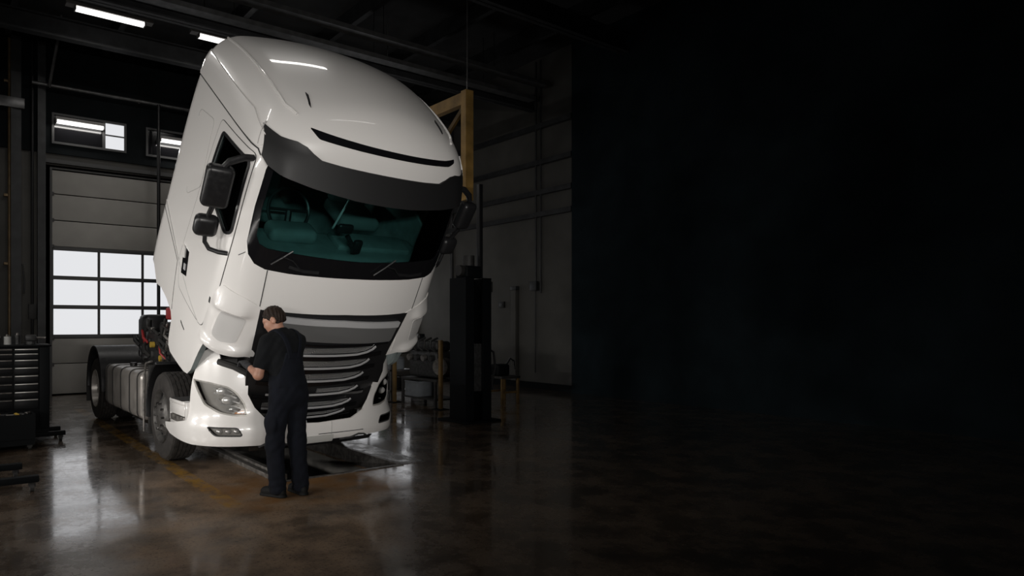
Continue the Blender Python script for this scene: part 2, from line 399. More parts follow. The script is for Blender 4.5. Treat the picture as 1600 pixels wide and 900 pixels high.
D1 = (-1.36, 2.70); D2 = (4.75, 8.81); DZ = 5.2
w = MB()
for a, b in ((XL, D1[0]), (D1[1], D2[0]), (D2[1], XR)): w.bx(a, b, YB, YB+.3, 0, DZ)
w.bx(XL, XR, YB, YB+.3, DZ, ZC)
struct(w.build('wall_back', 'wall', smooth=0))
# dark cladding above the bay doors, with openings for the transom windows
TW = [(-1.33, .27), (.72, 2.3)]; TZ = (5.72, 6.42)
w = MB(); xs = [XL]+[v for t in TW for v in t]+[XR]
for i in range(0, len(xs), 2): w.bx(xs[i], xs[i+1], YB-.06, YB, 5.5, ZC)
for t in TW: w.bx(t[0], t[1], YB-.06, YB, 5.5, TZ[0]); w.bx(t[0], t[1], YB-.06, YB, TZ[1], ZC)
struct(w.build('wall_back_cladding', 'walldark', smooth=0))
struct(MB().bx(XR, XR+.3, 2.72, YB+.3, 0, ZC).build('wall_right', 'wall', smooth=0))
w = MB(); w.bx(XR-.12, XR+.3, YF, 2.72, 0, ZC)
struct(w.build('wall_right.001', 'wallshade', smooth=0))  # front stretch of the right wall, its darkness put in by colour
struct(MB().bx(XL-.3, XL, YF, YB+.3, 0, ZC).build('wall_left', 'wall', smooth=0))
struct(MB().bx(XL-.3, XR+.3, YF-.3, YF, 0, ZC).build('wall_front', 'wallshade', smooth=0))
struct(MB().bx(XL-.3, XR+.3, YF-.3, YB+.3, ZC, ZC+.2).build('ceiling', 'ceil', smooth=0))
struct(MB().bx(XR-.03, XR, 2.72, YB, 0, .16).build('baseboard_right', 'walldark', smooth=0))
struct(MB().bx(XL, D1[0]-.2, YB-.03, YB, 0, .14).build('baseboard_back', 'walldark', smooth=0))
for k, (y, z0, z1) in enumerate(((6.9, 7.35, 7.75), (4.05, 7.0, 7.35), (1.2, 7.5, 7.9), (-2.2, 7.4, 7.8), (-7.4, 7.4, 7.8))):
    b = MB(); b.bx(XL, XR, y-.1, y+.1, z1-.03, z1); b.bx(XL, XR, y-.1, y+.1, z0, z0+.03); b.bx(XL, XR, y-.012, y+.012, z0, z1)
    struct(b.build('ceiling_beam' if not k else 'ceiling_beam.%03d' % k, 'beam', smooth=0))
for k, x in enumerate((-4.2, -2.2, -.2, 1.8, 3.8, 5.8, 7.6)):
    struct(MB().bx(x-.06, x+.06, YF, YB, 7.95, ZC, ).build('ceiling_purlin' if not k else 'ceiling_purlin.%03d' % k, 'beam', smooth=0))
for k, z in enumerate((4.3, 4.85, 5.6, 6.5)):
    struct(MB().bx(XR-.12, XR, 2.75, YB, z, z+.12).build('wall_right_rail' if not k else 'wall_right_rail.%03d' % k, 'beam', smooth=0))

# ---- bay doors: sections, mullions and panes are pieces of their own
def bay_door(name, x0, x1, label):
    W = x1-x0; y = YB+.06
    fr = MB(); fr.bx(x0-.09, x0+.045, y-.06, y+.08, 0, DZ+.04); fr.bx(x1-.045, x1+.09, y-.06, y+.08, 0, DZ+.04); fr.bx(x0+.045, x1-.045, y-.06, y+.08, DZ-.04, DZ+.04)
    d = struct(fr.build(name, 'doorframe', smooth=0)); d['label'] = label
    zs = [.02, .72, 1.30]
    for a, b in zip(zs, zs[1:]): MB().bx(x0+.05, x1-.05, y-.02, y+.04, a+.008, b-.008, .006).build('section', 'doorpanel', d)
    zt = [3.40, 4.0, 4.6, 5.15]
    for a, b in zip(zt, zt[1:]): MB().bx(x0+.05, x1-.05, y-.02, y+.04, a+.01, b-.01, .01).build('section', 'doorpanel', d)
    zr = [1.34, 2.02, 2.69, 3.36]
    n = 4; pw_ = (W-.1)/n
    for z in zr: MB().bx(x0+.05, x1-.05, y-.03, y+.04, z-.045, z+.045, .008).build('rail', 'doorframe', d)
    for i in range(n+1):
        x = x0+.05+i*pw_; MB().bx(x-.028, x+.028, y-.026, y+.036, zr[0]+.046, zr[-1]-.046).build('mullion', 'doorframe', d)
    src = None
    for i in range(n):
        for j in range(3):
            x = x0+.05+i*pw_
            MB().bx(x+.029, x+pw_-.029, y, y+.02, zr[j]+.046, zr[j+1]-.046).build('pane', 'pane', d)
    for x in (x0+.06, x1-.06):
        for z in (.7, 1.3, 3.4, 4.0, 4.6): MB().bx(x-.03, x+.03, y-.05, y-.02, z-.04, z+.04, .005).build('hinge', 'doorframe', d)
    return d
bay_door('door_1', *D1, 'sectional bay door with three rows of bright panes behind the truck')
bay_door('door_2', *D2, 'sectional bay door mostly hidden behind the tilted cab')
for k, (a, b) in enumerate(TW):
    fr = MB(); y0, y1 = YB-.09, YB-.005
    for (p, q) in ((a, a+.05), (b-.05, b)): fr.bx(p, q, y0, y1, *TZ)
    fr.bx(a+.05, b-.05, y0, y1, TZ[0], TZ[0]+.05); fr.bx(a+.05, b-.05, y0, y1, TZ[1]-.05, TZ[1])
    c = b-.5; fr.bx(c-.03, c+.03, y0, y1, TZ[0]+.05, TZ[1]-.05)
    wd = struct(fr.build('window_%d' % (k+1), 'doorframe', smooth=0))
    MB().bx(a+.05, c-.03, YB-.05, YB-.03, TZ[0]+.05, TZ[1]-.05).build('dark_pane', 'gloss_black', wd, 0)
    zm = (TZ[0]+TZ[1])/2+.02
    MB().bx(c+.03, b-.05, YB-.045, YB-.03, TZ[0]+.05, zm-.015).build('pane', 'pane', wd, 0)
    MB().bx(c+.03, b-.05, YB-.045, YB-.03, zm+.015, TZ[1]-.05).build('pane', 'pane', wd, 0)
    MB().bx(c+.03, b-.05, YB-.07, YB-.03, zm-.015, zm+.015).build('glazing_bar', 'doorframe', wd, 0)
struct(MB().bx(D1[0]-.25, D1[1]+.3, YB-.12, YB, 5.27, 5.36).build('trim_4', 'doorframe', smooth=0))
struct(MB().bx(D1[0]-.26, D1[0]-.1, YB-.16, YB-.002, 0, 7.95).build('trim_5', 'beam', smooth=0))

# ---- fluorescent fixtures: the lamps of the hall, and housings for added lights
def fixture(x, y, z, L, label, along='x', watts=None, drop=.0, tilt=None, group=None, ext=.16, wall=False):
    t = thing('fluorescent_light', label, 'light', (x, y, z), 0 if along == 'x' else rad(90), group or 'fluorescent lights of the hall')
    MB().bx(-L/2-ext, L/2+ext, -.09, .09, .03, .10, .012).build('housing', 'fixture', t)
    MB().bx(-L/2, L/2, -.075, .075, -.035, .029, .02).build('tube', 'tube', t)
    for s in (-1, 1): MB().bx(s*L/2-.012, s*L/2+.012, -.08, .08, -.04, .03, .004).build('end_cap', 'fixture', t)
    if drop:
        for s in (-1, 1): MB().cyl((s*L*.4, 0, .1), (s*L*.4, 0, .1+drop), .008, seg=6).build('hanger', 'darkpipe', t)
    if wall:
        for s in (-1, 1): MB().bx(s*L*.5-.012, s*L*.5+.012, .091, YB-.09-y, .05, .07).build('bracket', 'beam', t)
    ld = bpy.data.lights.new('tube_light', 'AREA'); ld.shape = 'RECTANGLE'; ld.size = L; ld.size_y = .14; ld.energy = LAMP_W if watts is None else watts
    ld.color = (1, .965, .92)
    lo = bpy.data.objects.new('tube_light', ld); COL.objects.link(lo); lo.parent = t; lo.location = (0, 0, -.045)
    if tilt: t.rotation_euler = (*tilt, t.rotation_euler[2]) if len(tilt) == 2 else tilt
    return t
fixture(-.72, 5.66, 7.5, 1.24, 'long bright fluorescent light under the ceiling at upper left', drop=.7)
fixture(1.55, 5.55, 7.5, 1.24, 'fluorescent light on the ceiling touching the top of the cab', drop=.7)
fixture(-.76, 8.80, 6.20, 1.0, 'fluorescent light in front of the left transom window', watts=5, ext=.02, wall=True)
fixture(1.52, 8.78, 6.12, 1.0, 'fluorescent light in front of the transom window beside the cab', watts=5, ext=.02, wall=True)
# ---------------------------------------------------------------- the truck
truck = thing('truck', 'white tractor unit with its cab tilted forward over a service pit', 'truck', (0, .2, 0))
def tp(o):                                    # keep world placing while parented to the truck's base
    o.parent = truck; o.matrix_parent_inverse = Matrix.Translation((0, -.2, 0)); return o
TILT = rad(36.9); ORG = (.05, -2.16, 2.325)
# implicit cab volume in the cab's own frame: x across, b back, u up (origin at the foot of the windscreen)
fW = spline([-2.2, -1.3, -.6, 0, .8, 1.15, 1.6], [1.30, 1.325, 1.295, 1.26, 1.20, 1.14, 1.03])
fB = spline([-2.2, -.6, -.16, 0, 1.0, 1.2, 1.6], [-.27, -.24, -.19, -.17, -.07, -.03, .15])
fR = spline([-.3, 0, .3, .6, 1.05, 1.6, 2.2], [1.18, 1.30, 1.41, 1.475, 1.52, 1.50, 1.40])
def cabf(x, b, u):
    x = np.abs(x)
    f1 = fB(u)+.17*(x/1.1)**2.2-b
    f2 = x-(fW(u)-.05*np.maximum(0, (.8-b)/.8)**2)
    f3 = u-(fR(b)-(.24-.065*np.clip(b, 0, 2.2))*x*x)
    f = smax(smax(f1, f2, .28), f3, .28)
    return smax(smax(f, b-2.12, .08), -1.97-u, .05)
def cabn(P):
    e = 1e-3; x, b, u = P.T; g = np.stack([cabf(x+e, b, u)-cabf(x-e, b, u), cabf(x, b+e, u)-cabf(x, b-e, u), cabf(x, b, u+e)-cabf(x, b, u-e)], 1)
    return g/np.linalg.norm(g, axis=1, keepdims=True)
def bis(fun, lo, hi, n):
    lo = np.full(n, lo, float); hi = np.full(n, hi, float)
    for _ in range(40):
        m = (lo+hi)/2; s = fun(m) < 0; hi = np.where(s, m, hi); lo = np.where(s, lo, m)
    return hi
def ch_front(P, off):
    P = np.asarray(P, float); x, u = P[:, 0], P[:, 1]; b = bis(lambda m: cabf(x, m, u), -1, .9, len(x))
    Q = np.stack([x, b, u], 1); return Q+cabn(Q)*np.asarray(off)[:, None]
def ch_side(sg):
    def ch(P, off):
        P = np.asarray(P, float); b, u = P[:, 0], P[:, 1]; x = -bis(lambda m: cabf(m, b, u), -1.8, 0, len(b))
        Q = np.stack([x, b, u], 1); Q = Q+cabn(Q)*np.asarray(off)[:, None]; Q[:, 0] *= sg; return Q
    return ch
def ch_corner(sg):                            # t: 0 front .. 1 side, swept about a vertical line inside the corner
    def ch(P, off):
        P = np.asarray(P, float); t, u = P[:, 0]*math.pi/2, P[:, 1]; dx, db = np.sin(t), -np.cos(t)
        r = bis(lambda m: -cabf(.80+dx*m, .42+db*m, u), 0, 2.0, len(u))
        Q = np.stack([.80+dx*r, .42+db*r, u], 1); Q = Q+cabn(Q)*np.asarray(off)[:, None]; Q[:, 0] *= sg; return Q
    return ch
def ch_roof(P, off):
    P = np.asarray(P, float); x, b = P[:, 0], P[:, 1]; u = bis(lambda m: -cabf(x, b, m), 0, 2.2, len(x))
    Q = np.stack([x, b, u], 1); return Q+cabn(Q)*np.asarray(off)[:, None]
SIDES = ((-1, ch_side(-1)), (1, ch_side(1)))
def cab_shell():
    N = (44, 40, 64); H = (1.25, 1.12, 1.72); C0 = np.array([0, .95, -.22]); verts = []; faces = []
    for ax in range(3):
        a, b = [i for i in range(3) if i != ax]
        for sg in (-1, 1):
            s0 = len(verts)
            ga = np.linspace(-1, 1, N[a]+1); gb = np.linspace(-1, 1, N[b]+1)
            for p in ga:
                for q in gb:
                    d = [0, 0, 0]; d[ax] = sg*H[ax]; d[a] = p*H[a]; d[b] = q*H[b]; verts.append(d)
            for i in range(N[a]):
                for j in range(N[b]):
                    k = s0+i*(N[b]+1)+j; faces.append((k, k+1, k+N[b]+2, k+N[b]+1))
    D = np.array(verts, float)
    def cast(level):
        return C0+D*bis(lambda m: -(cabf(*(C0+D*m[:, None]).T)-level), .2, 1.9, len(D))[:, None]
    bm = bmesh.new()
    for lvl, mi in ((0, 0), (-.05, 1)):
        t = bmesh.new(); vv = [t.verts.new(p) for p in cast(lvl).tolist()]
        for f in faces: t.faces.new([vv[i] for i in f])
        bmesh.ops.remove_doubles(t, verts=t.verts, dist=1e-4); bmesh.ops.recalc_face_normals(t, faces=t.faces)
        if mi: bmesh.ops.reverse_faces(t, faces=t.faces)
        for f in t.faces: f.material_index = mi
        me = bpy.data.meshes.new('t'); t.to_mesh(me); t.free(); bm.from_mesh(me); bpy.data.meshes.remove(me)
    me = bpy.data.meshes.new('cab_body'); bm.to_mesh(me); bm.free()
    return meshobj('cab_body', me, ['paint', 'inner'], None, 0)
cab = cab_shell()
def cutter(poly, h0, h1, axis):
    c = MB().prism(poly, h0, h1, axis).build('cutter', 'inner', smooth=0); c.data.materials.append(M['inner']); return c
def mir(half): return half+[(-x, u) for x, u in reversed(half) if abs(x) > 1e-6]
# outlines
WS_OUT = mir([(0, -.165), (.4, -.168), (.7, -.176), (.93, -.172), (1.03, -.14), (1.09, -.07), (1.115, .04), (1.11, .39), (1.085, .74), (1.06, .86), (.6, .875), (0, .88)])
WS_GL = mir([(0, .02), (.5, .03), (.95, .035), (1.02, .06), (1.055, .13), (1.06, .39), (1.035, .74), (1.01, .82), (0, .84)])
WIN = rounded([(.97, .70), (.27, .735), (.205, .03), (.30, -.02), (.93, .16), (1.0, .3)], .06)
DOOR = rounded([(1.10, .775), (.23, .82), (.13, -.55), (.20, -1.05), (1.0, -1.10), (1.19, -.85)], .06)
BOT = [(-1.5, -1.165), (.02, -1.165), (.10, -1.15), (.13, -1.27), (.20, -1.62), (.26, -1.72), (.36, -1.77), (.86, -1.90), (.95, -1.88), (.985, -1.80), (1.0, -1.55), (1.08, -1.49), (1.3, -1.475), (1.55, -1.50), (1.75, -1.58), (1.98, -1.45), (2.6, -1.40), (2.6, -3), (-1.5, -3)]
boolean(cab, cutter(BOT, -2, 2, 'x'))
boolean(cab, cutter(WS_OUT, -1, .35, 'y'))
boolean(cab, cutter(WIN, -2, 2, 'x'))
for p in cab.data.polygons: p.use_smooth = True
cab.data.set_sharp_from_angle(angle=rad(35))
tp(cab); cab.location = ORG; cab.rotation_euler = (TILT, 0, 0)
cab['label'] = 'white high-roof cab tilted forward on its front hinge'

su = patch('windscreen_surround', ch_front, WS_OUT, 'gloss_black', cab, [WS_GL], .05, .002, .012)
patch('windscreen', ch_front, WS_GL, 'glass', cab, (), .06, -.004, .006)
VT = [(0, .925), (.45, .925), (.66, .93), (.74, .965), (.80, 1.0), (.88, 1.015), (1.0, 1.0), (1.10, 1.02)]
VB = [(1.115, .80), (1.07, .755), (.98, .73), (.71, .70), (.3, .675), (0, .67)]
VIS = mir(VT+VB)
VIS = VT+VB+[(-x, u) for x, u in reversed(VT+VB) if abs(x) > 1e-6]
def voff(P):
    return .012+.12*np.clip((.97-P[:, 1]-.036*P[:, 0])/.3, 0, 1)**1.1*np.clip((1.19-np.abs(P[:, 0]))/.25, .25, 1)
VIS = [(x_, u_-.036*x_) for x_, u_ in VIS]
patch('sun_visor', ch_front, VIS, 'visor', cab, (), .04, 0, .018, offs=voff)['label'] = 'black moulded sun visor'
patch('roof_slot', ch_front, rounded([(x_, u_-.030*x_) for x_, u_ in ((-.78, 1.15), (-.70, 1.09), (.76, 1.085), (.85, 1.115), (.85, 1.145), (.70, 1.135))], .02), 'gloss_black', cab, (), .05, .004, .01)
for sg, ch in SIDES:
    d = patch('door', ch, DOOR, 'paint', cab, [WIN], .05, .005, .012)
    ribbon('door_seal', ch, DOOR, .012, 'seam', cab, .0045, closed=True)
    ribbon('window_rubber', ch, WIN, .03, 'black', cab, .012, closed=True)
    patch('side_window', ch, WIN, 'darkglass', cab, (), .06, -.012, .006)
    patch('roof_fairing', ch, [(2.10, .885), (1.2, .885), (.26, .885), (.21, .93), (.27, 1.0), (.6, 1.10), (2.10, 1.135)], 'paint', cab, (), .05, .014, .03)
    ribbon('roof_seam', ch, [(2.09, .872), (1.2, .872), (.6, .872), (.25, .868), (.20, .83)], .012, 'seam', cab, .004)
    ribbon('panel_crease', ch, rounded([(1.75, .62), (1.27, .69), (1.14, .02), (1.5, -.25)], .08), .008, 'soft_seam', cab, .0025)
    ribbon('panel_crease', ch, [(2.05, -.62), (1.6, -.76), (1.2, -.88), (.7, -.98), (.28, -1.06)], .010, 'soft_seam', cab, .007)
    ribbon('panel_crease', ch, [(2.08, -.7), (1.22, -.92), (1.05, -1.45)], .008, 'seam', cab, .0025)
    # handle: dark recess with a white grip
    h = patch('door_handle', ch, [(1.13, -.66), (.95, -.64), (.85, -.88), (1.01, -.94)], 'gloss_black', cab, (), .04, .009, .01)
    patch('handle_grip', ch, [(1.15, -.66), (1.07, -.66), (1.02, -.76), (1.11, -.78)], 'paint', cab, (), .04, .02, .012)
    patch('handle_grip', ch, [(.985, -.80), (.94, -.79), (.915, -.85), (.96, -.86)], 'silver', cab, (), .04, .016, .010)
    patch('lock', ch, [(.215, -.69), (.19, -.69), (.18, -.75), (.205, -.75)], 'black', cab, (), .03, .006, .008)
    patch('lock', ch, [(.70, -1.34), (.55, -1.36), (.56, -1.37), (.69, -1.36)], 'seam', cab, (), .03, .004, .008)
    # front corner: panel seam and the flared air deflector
    ribbon('panel_seam', ch_front, [(sg*.905, -.175), (sg*.90, -.58)], .009, 'seam', cab, .003)
    ribbon('panel_seam', ch_front, [(sg*1.11, -.06), (sg*1.155, -.12)], .007, 'seam', cab, .003)
    cc = ch_corner(sg)
    def doff(P):
        t, u = P[:, 0], P[:, 1]; v = np.clip((-.42-u)/.72, 0, 1)
        rdg = .035*np.exp(-((t-.56)/.12)**2)*np.clip(v/.55, 0, 1)**1.2*np.clip((1.25-v)/.45, .4, 1)
        top = .05/(1+np.exp(np.clip((v-.40)/.015, -40, 40)))*np.clip((v-.08)/.3, 0, 1)**1.5*np.exp(-((t-.40)/.2)**4)
        lip = .055*np.exp(-((v-.97)/.07)**2)*np.exp(-((t-.42)/.28)**4)
        return .006+rdg+top+lip
    patch('corner_deflector', cc, rounded([(.0, -1.14), (.0, -.60), (.3, -.50), (.60, -.47), (.66, -.62), (.70, -.9), (.70, -1.06), (.64, -1.13), (.4, -1.165)], .04), 'paint', cab, (), .022, 0, .02, offs=doff)
    def doff2(P): return doff(P)+.004
    patch('deflector_inset_shade', cc, rounded([(.27, -1.02), (.22, -.73), (.30, -.70), (.48, -.70), (.51, -.76), (.53, -1.0), (.44, -1.05)], .05), 'inset_shade', cab, (), .022, 0, .012, offs=doff2)  # greyer face carries the painted shading of the deflector's hollow
    # mirrors
    x = sg*1.42; ms = (1.0 if sg < 0 else .8)
    mm = MB(); mm.box((x, .27, .455), (.25*ms, .13, .40*ms), .05, Matrix.Rotation(sg*rad(8), 3, 'Z'), 4); mo = mm.build('main_mirror', 'black', cab)
    mm = MB(); mm.box((x+sg*.0, .34, .02), (.225, .13, .215), .06, Matrix.Rotation(sg*rad(8), 3, 'Z'), 4); mm.build('wide_angle_mirror', 'black', cab)
    for nm, pts, rr in (('mirror_arm', [(sg*1.14, .255, .775), (sg*1.25, .25, .765), (sg*1.36, .27, .70), (sg*1.40, .27, .64)], [.028, .034, .034, .03]),
                        ('mirror_link', [(sg*1.42, .27, .28), (sg*1.42, .30, .20), (sg*1.42, .33, .12)], .024),
                        ('mirror_arm', [(sg*1.41, .34, -.07), (sg*1.40, .33, -.15), (sg*1.36, .29, -.20), (sg*1.29, .22, -.19), (sg*1.22, .17, -.17)], .022)):
        MB().tube(pts, rr, 10).build(nm, 'black', cab)
    RX = [(.985, 2.05), (.985, 1.5), (.975, 1.0), (.95, .62), (.93, .42), (.86, .28)]
    tr = ch_roof(np.array(resample([(sg*x_, b_) for x_, b_ in RX], .08, False)), np.full(len(resample([(sg*x_, b_) for x_, b_ in RX], .08, False)), .004))
    MB().tube(tr.tolist(), .013, 6).build('roof_rail_seam', 'paint', cab)
    ribbon('panel_crease', ch, [(.27, .90), (.32, 1.0), (.36, 1.08)], .008, 'soft_seam', cab, .016)
    # roof lamp socket
    patch('roof_clip', ch_front, [(sg*.745, 1.30), (sg*.735, 1.29), (sg*.715, 1.345), (sg*.73, 1.35)], 'black', cab, (), .02, .012, .02)
# wipers and cowl trim
for xa, xb in ((-.893, -.72), (.178, .40)):
    P = ch_front(np.array([(xa, -.10), ((xa+xb)/2, -.015), (xb, .07)]), np.array([.03, .034, .03]))
    MB().tube(P.tolist(), .009, 6).build('wiper', 'black', cab)
    Q = ch_front(np.array([(xb+.12, -.12), (xb+.02, -.03), (xb-.09, .0)]), np.array([.02, .03, .036])); MB().tube(Q.tolist(), .007, 6).build('wiper_arm', 'black', cab)
for x0, x1 in ((-.72, -.42), (.5, .85)):
    ribbon('cowl_vent', ch_front, [(x0, -.10), ((x0+x1)/2, -.125), (x1, -.12)], .03, 'black', cab, .016)
# what the windscreen shows of the inside
MB().box((0, .27, -.22), (2.1, .62, .36), .12, None, 4).build('dashboard', 'dash', cab)
MB().box((-.56, .34, .02), (.52, .26, .16), .07, None, 4).build('instrument_hood', 'dash', cab)
MB().box((.35, .30, -.02), (.9, .3, .08), .03).build('dash_shelf', 'dash', cab)
sw = MB(); a = rad(-28); ring = [(-.56+.22*math.cos(t), .52+.22*math.sin(t)*math.cos(rad(60)), .17+.22*math.sin(t)*math.sin(rad(60))) for t in np.linspace(0, 2*math.pi, 32, endpoint=False)]
sw.tube(ring, .018, 8, True); sw.tube([(-.56, .47, .02), (-.56, .52, .17)], .035, 8); sw.tube([ring[0], (-.56, .52, .17), ring[16]], .016, 6); sw.build('steering_wheel', 'black', cab)
for x in (-.56, .56):
    s = MB(); s.box((x, 1.15, -.12), (.52, .55, .16), .06, None, 3); s.box((x, 1.42, .30), (.50, .16, .75), .07, Matrix.Rotation(rad(-10), 3, 'X'), 3); s.box((x, 1.5, .76), (.28, .11, .2), .05, None, 3); s.build('seat', 'seat', cab)
MB().box((0, 1.0, -1.0), (2.3, 1.9, .06)).build('cab_floor', 'inner', cab)
m_ = MB(); m_.box((-.16, .04, .27), (.17, .05, .10), .03, None, 3); m_.cyl((-.12, .03, .20), (-.02, .0, .08), .025); m_.box((0, -.02, .11), (.10, .06, .16), .03); m_.build('camera_pod', 'black', cab)
MB().tube([(-.02, .5, .02), (.06, .5, .36), (.0, .5, .42), (-.12, .5, .44)], .012, 8).build('grab_bar', 'silver', cab)

# ---- grille (hangs with the cab front)
GR = [(-.89, -.592), (0, -.575), (.84, -.60), (.80, -.80), (.76, -1.02), (.735, -1.2), (.80, -1.4), (.80, -1.75), (.70, -2.02), (-.72, -2.02), (-.80, -1.75), (-.86, -1.4), (-.88, -1.0)]
gr = patch('grille', ch_front, [(x, max(u, -1.95)) for x, u in GR], 'black', None, (), .06, .008, .03)
tp(gr); gr.location = ORG; gr.rotation_euler = (TILT, 0, 0)
patch('badge_panel', ch_front, rounded([(-.72, -.665), (0, -.665), (.735, -.72), (.70, -.94), (.35, -.925), (-.45, -.885), (-.62, -.84)], .03), 'greypanel', gr, (), .06, .03, .03)
patch('chrome_strip', ch_front, rounded([(-.74, -.62), (0, -.632), (.745, -.685), (.735, -.755), (0, -.70), (-.72, -.685)], .015), 'silver', gr, (), .06, .04, .025)
ribbon('grille_lip', ch_front, [(-.62, -.90), (-.3, -.945), (.3, -.955), (.68, -.96)], .02, 'gloss_black', gr, .03)
SL = [(-1.055, .50, -.98), (-1.225, .47, -1.145), (-1.40, .455, -1.33), (-1.595, .45, -1.525), (-1.79, .43, -1.72), (-1.93, .40, -1.875)]
for k, (u, xr, ue) in enumerate(SL):
    xl = -.62
    ed = [(xl, u), (.0, u-.004), (xr-.22, u-.002), (xr-.10, u+.018), (xr-.03, (u+ue)/2+.012), (xr, ue+.01)]
    ribbon('grille_slat', ch_front, ed, .020, 'silver', gr, .05, .03)
    hgt = .075 if k < 3 else .062
    x0 = xl if k not in (3,) else -.05
    patch('grille_mesh', ch_front, [(x0, u+.012), (xr-.22, u+.012), (xr-.11, u+.03), (xr-.045, u+hgt*.8), (xr-.02, u+hgt), (x0, u+hgt)], 'gmesh', gr, (), .05, .028, .012)
    ribbon('grille_bar', ch_front, [(-.75, u-.05), (0, u-.052), (xr+.12, u-.03)], .05, 'gloss_black', gr, .04)

# ---- bumper and lamps (stay on the chassis)
def bump_table():
    pts = [];
    for t in np.linspace(0, math.pi/2, 400): pts.append((1.27*math.sin(t)**(2/3), -.55-.93*math.cos(t)**(2/3)))
    for y in np.linspace(-.54, .1, 30): pts.append((1.27, y))
    pts = np.array(pts); s = np.concatenate([[0], np.cumsum(np.hypot(*np.diff(pts, axis=0).T))]); return pts, s
BP, BS = bump_table()
def S(x, y=None):
    if y is None: i = np.argmin(np.abs(BP[:371, 0]-x)); return float(BS[i])
    return float(BS[np.argmin(np.hypot(BP[:, 0]-x, BP[:, 1]-y))])
bprof = spline([.30, .36, .45, .56, .62, .68, .9, 1.15, 1.3, 1.45], [-.06, .005, .03, .03, .012, -.005, -.004, -.01, -.03, -.07])
def ch_bump(sg):
    def ch(P, off):
        P = np.asarray(P, float); s = np.abs(P[:, 0]); z = P[:, 1]; sn = np.where(P[:, 0] < 0, -1, 1)
        x = np.interp(s, BS, BP[:, 0]); y = np.interp(s, BS, BP[:, 1])
        e = .01; tx = np.interp(s+e, BS, BP[:, 0])-np.interp(s-e, BS, BP[:, 0]); ty = np.interp(s+e, BS, BP[:, 1])-np.interp(s-e, BS, BP[:, 1])
        tx = np.where(s < .02, 1, tx); ty = np.where(s < .02, 0, ty); l = np.hypot(tx, ty); nx, ny = -(-ty)/l, -tx/l
        o = np.asarray(off)+bprof(z)
        return np.stack([sn*sg*(x+nx*o), y+ny*o, z], 1)
    return ch
half = [(0, .36), (S(.98, -1.3), .365), (S(1.22, -1.0), .37), (S(1.27, -.45), .42), (S(1.27, -.31), .47), (S(1.27, -.29), .53), (S(1.27, -.60), .56), (S(1.235, -.90), .61), (S(1.225, -.95), .82), (S(1.20, -1.0), 1.06),
        (S(1.17, -1.05), 1.22), (S(1.14, -1.09), 1.34), (S(1.08, -1.18), 1.385), (S(1.02, -1.24), 1.36), (S(1.0, -1.257), 1.25), (S(.90), 1.16), (S(.76), 1.09), (S(.765), .9), (S(.70), .76), (S(.60), .65), (S(.42), .575), (0, .556)]
BUM = half+[(-s, z) for s, z in reversed(half) if s > 1e-6]
HL = rounded([(S(1.20, -1.0), 1.06), (S(1.10), 1.03), (S(.95), .985), (S(.87), .925), (S(.79), .80), (S(.755), .67), (S(.90), .675), (S(1.03), .705), (S(1.13, -1.13), .79), (S(1.17, -1.07), .92)], .03)
FG = rounded([(S(1.11, -1.186), .567), (S(.857), .555), (S(.815), .472), (S(1.05), .478)], .03)
mirs = lambda poly: [(-s, z) for s, z in poly]
bum = patch('bumper', ch_bump(1), BUM, 'paint', None, [HL, mirs(HL), FG, mirs(FG)], .035, 0, .025); tp(bum)
bum['label'] = 'white painted front bumper'
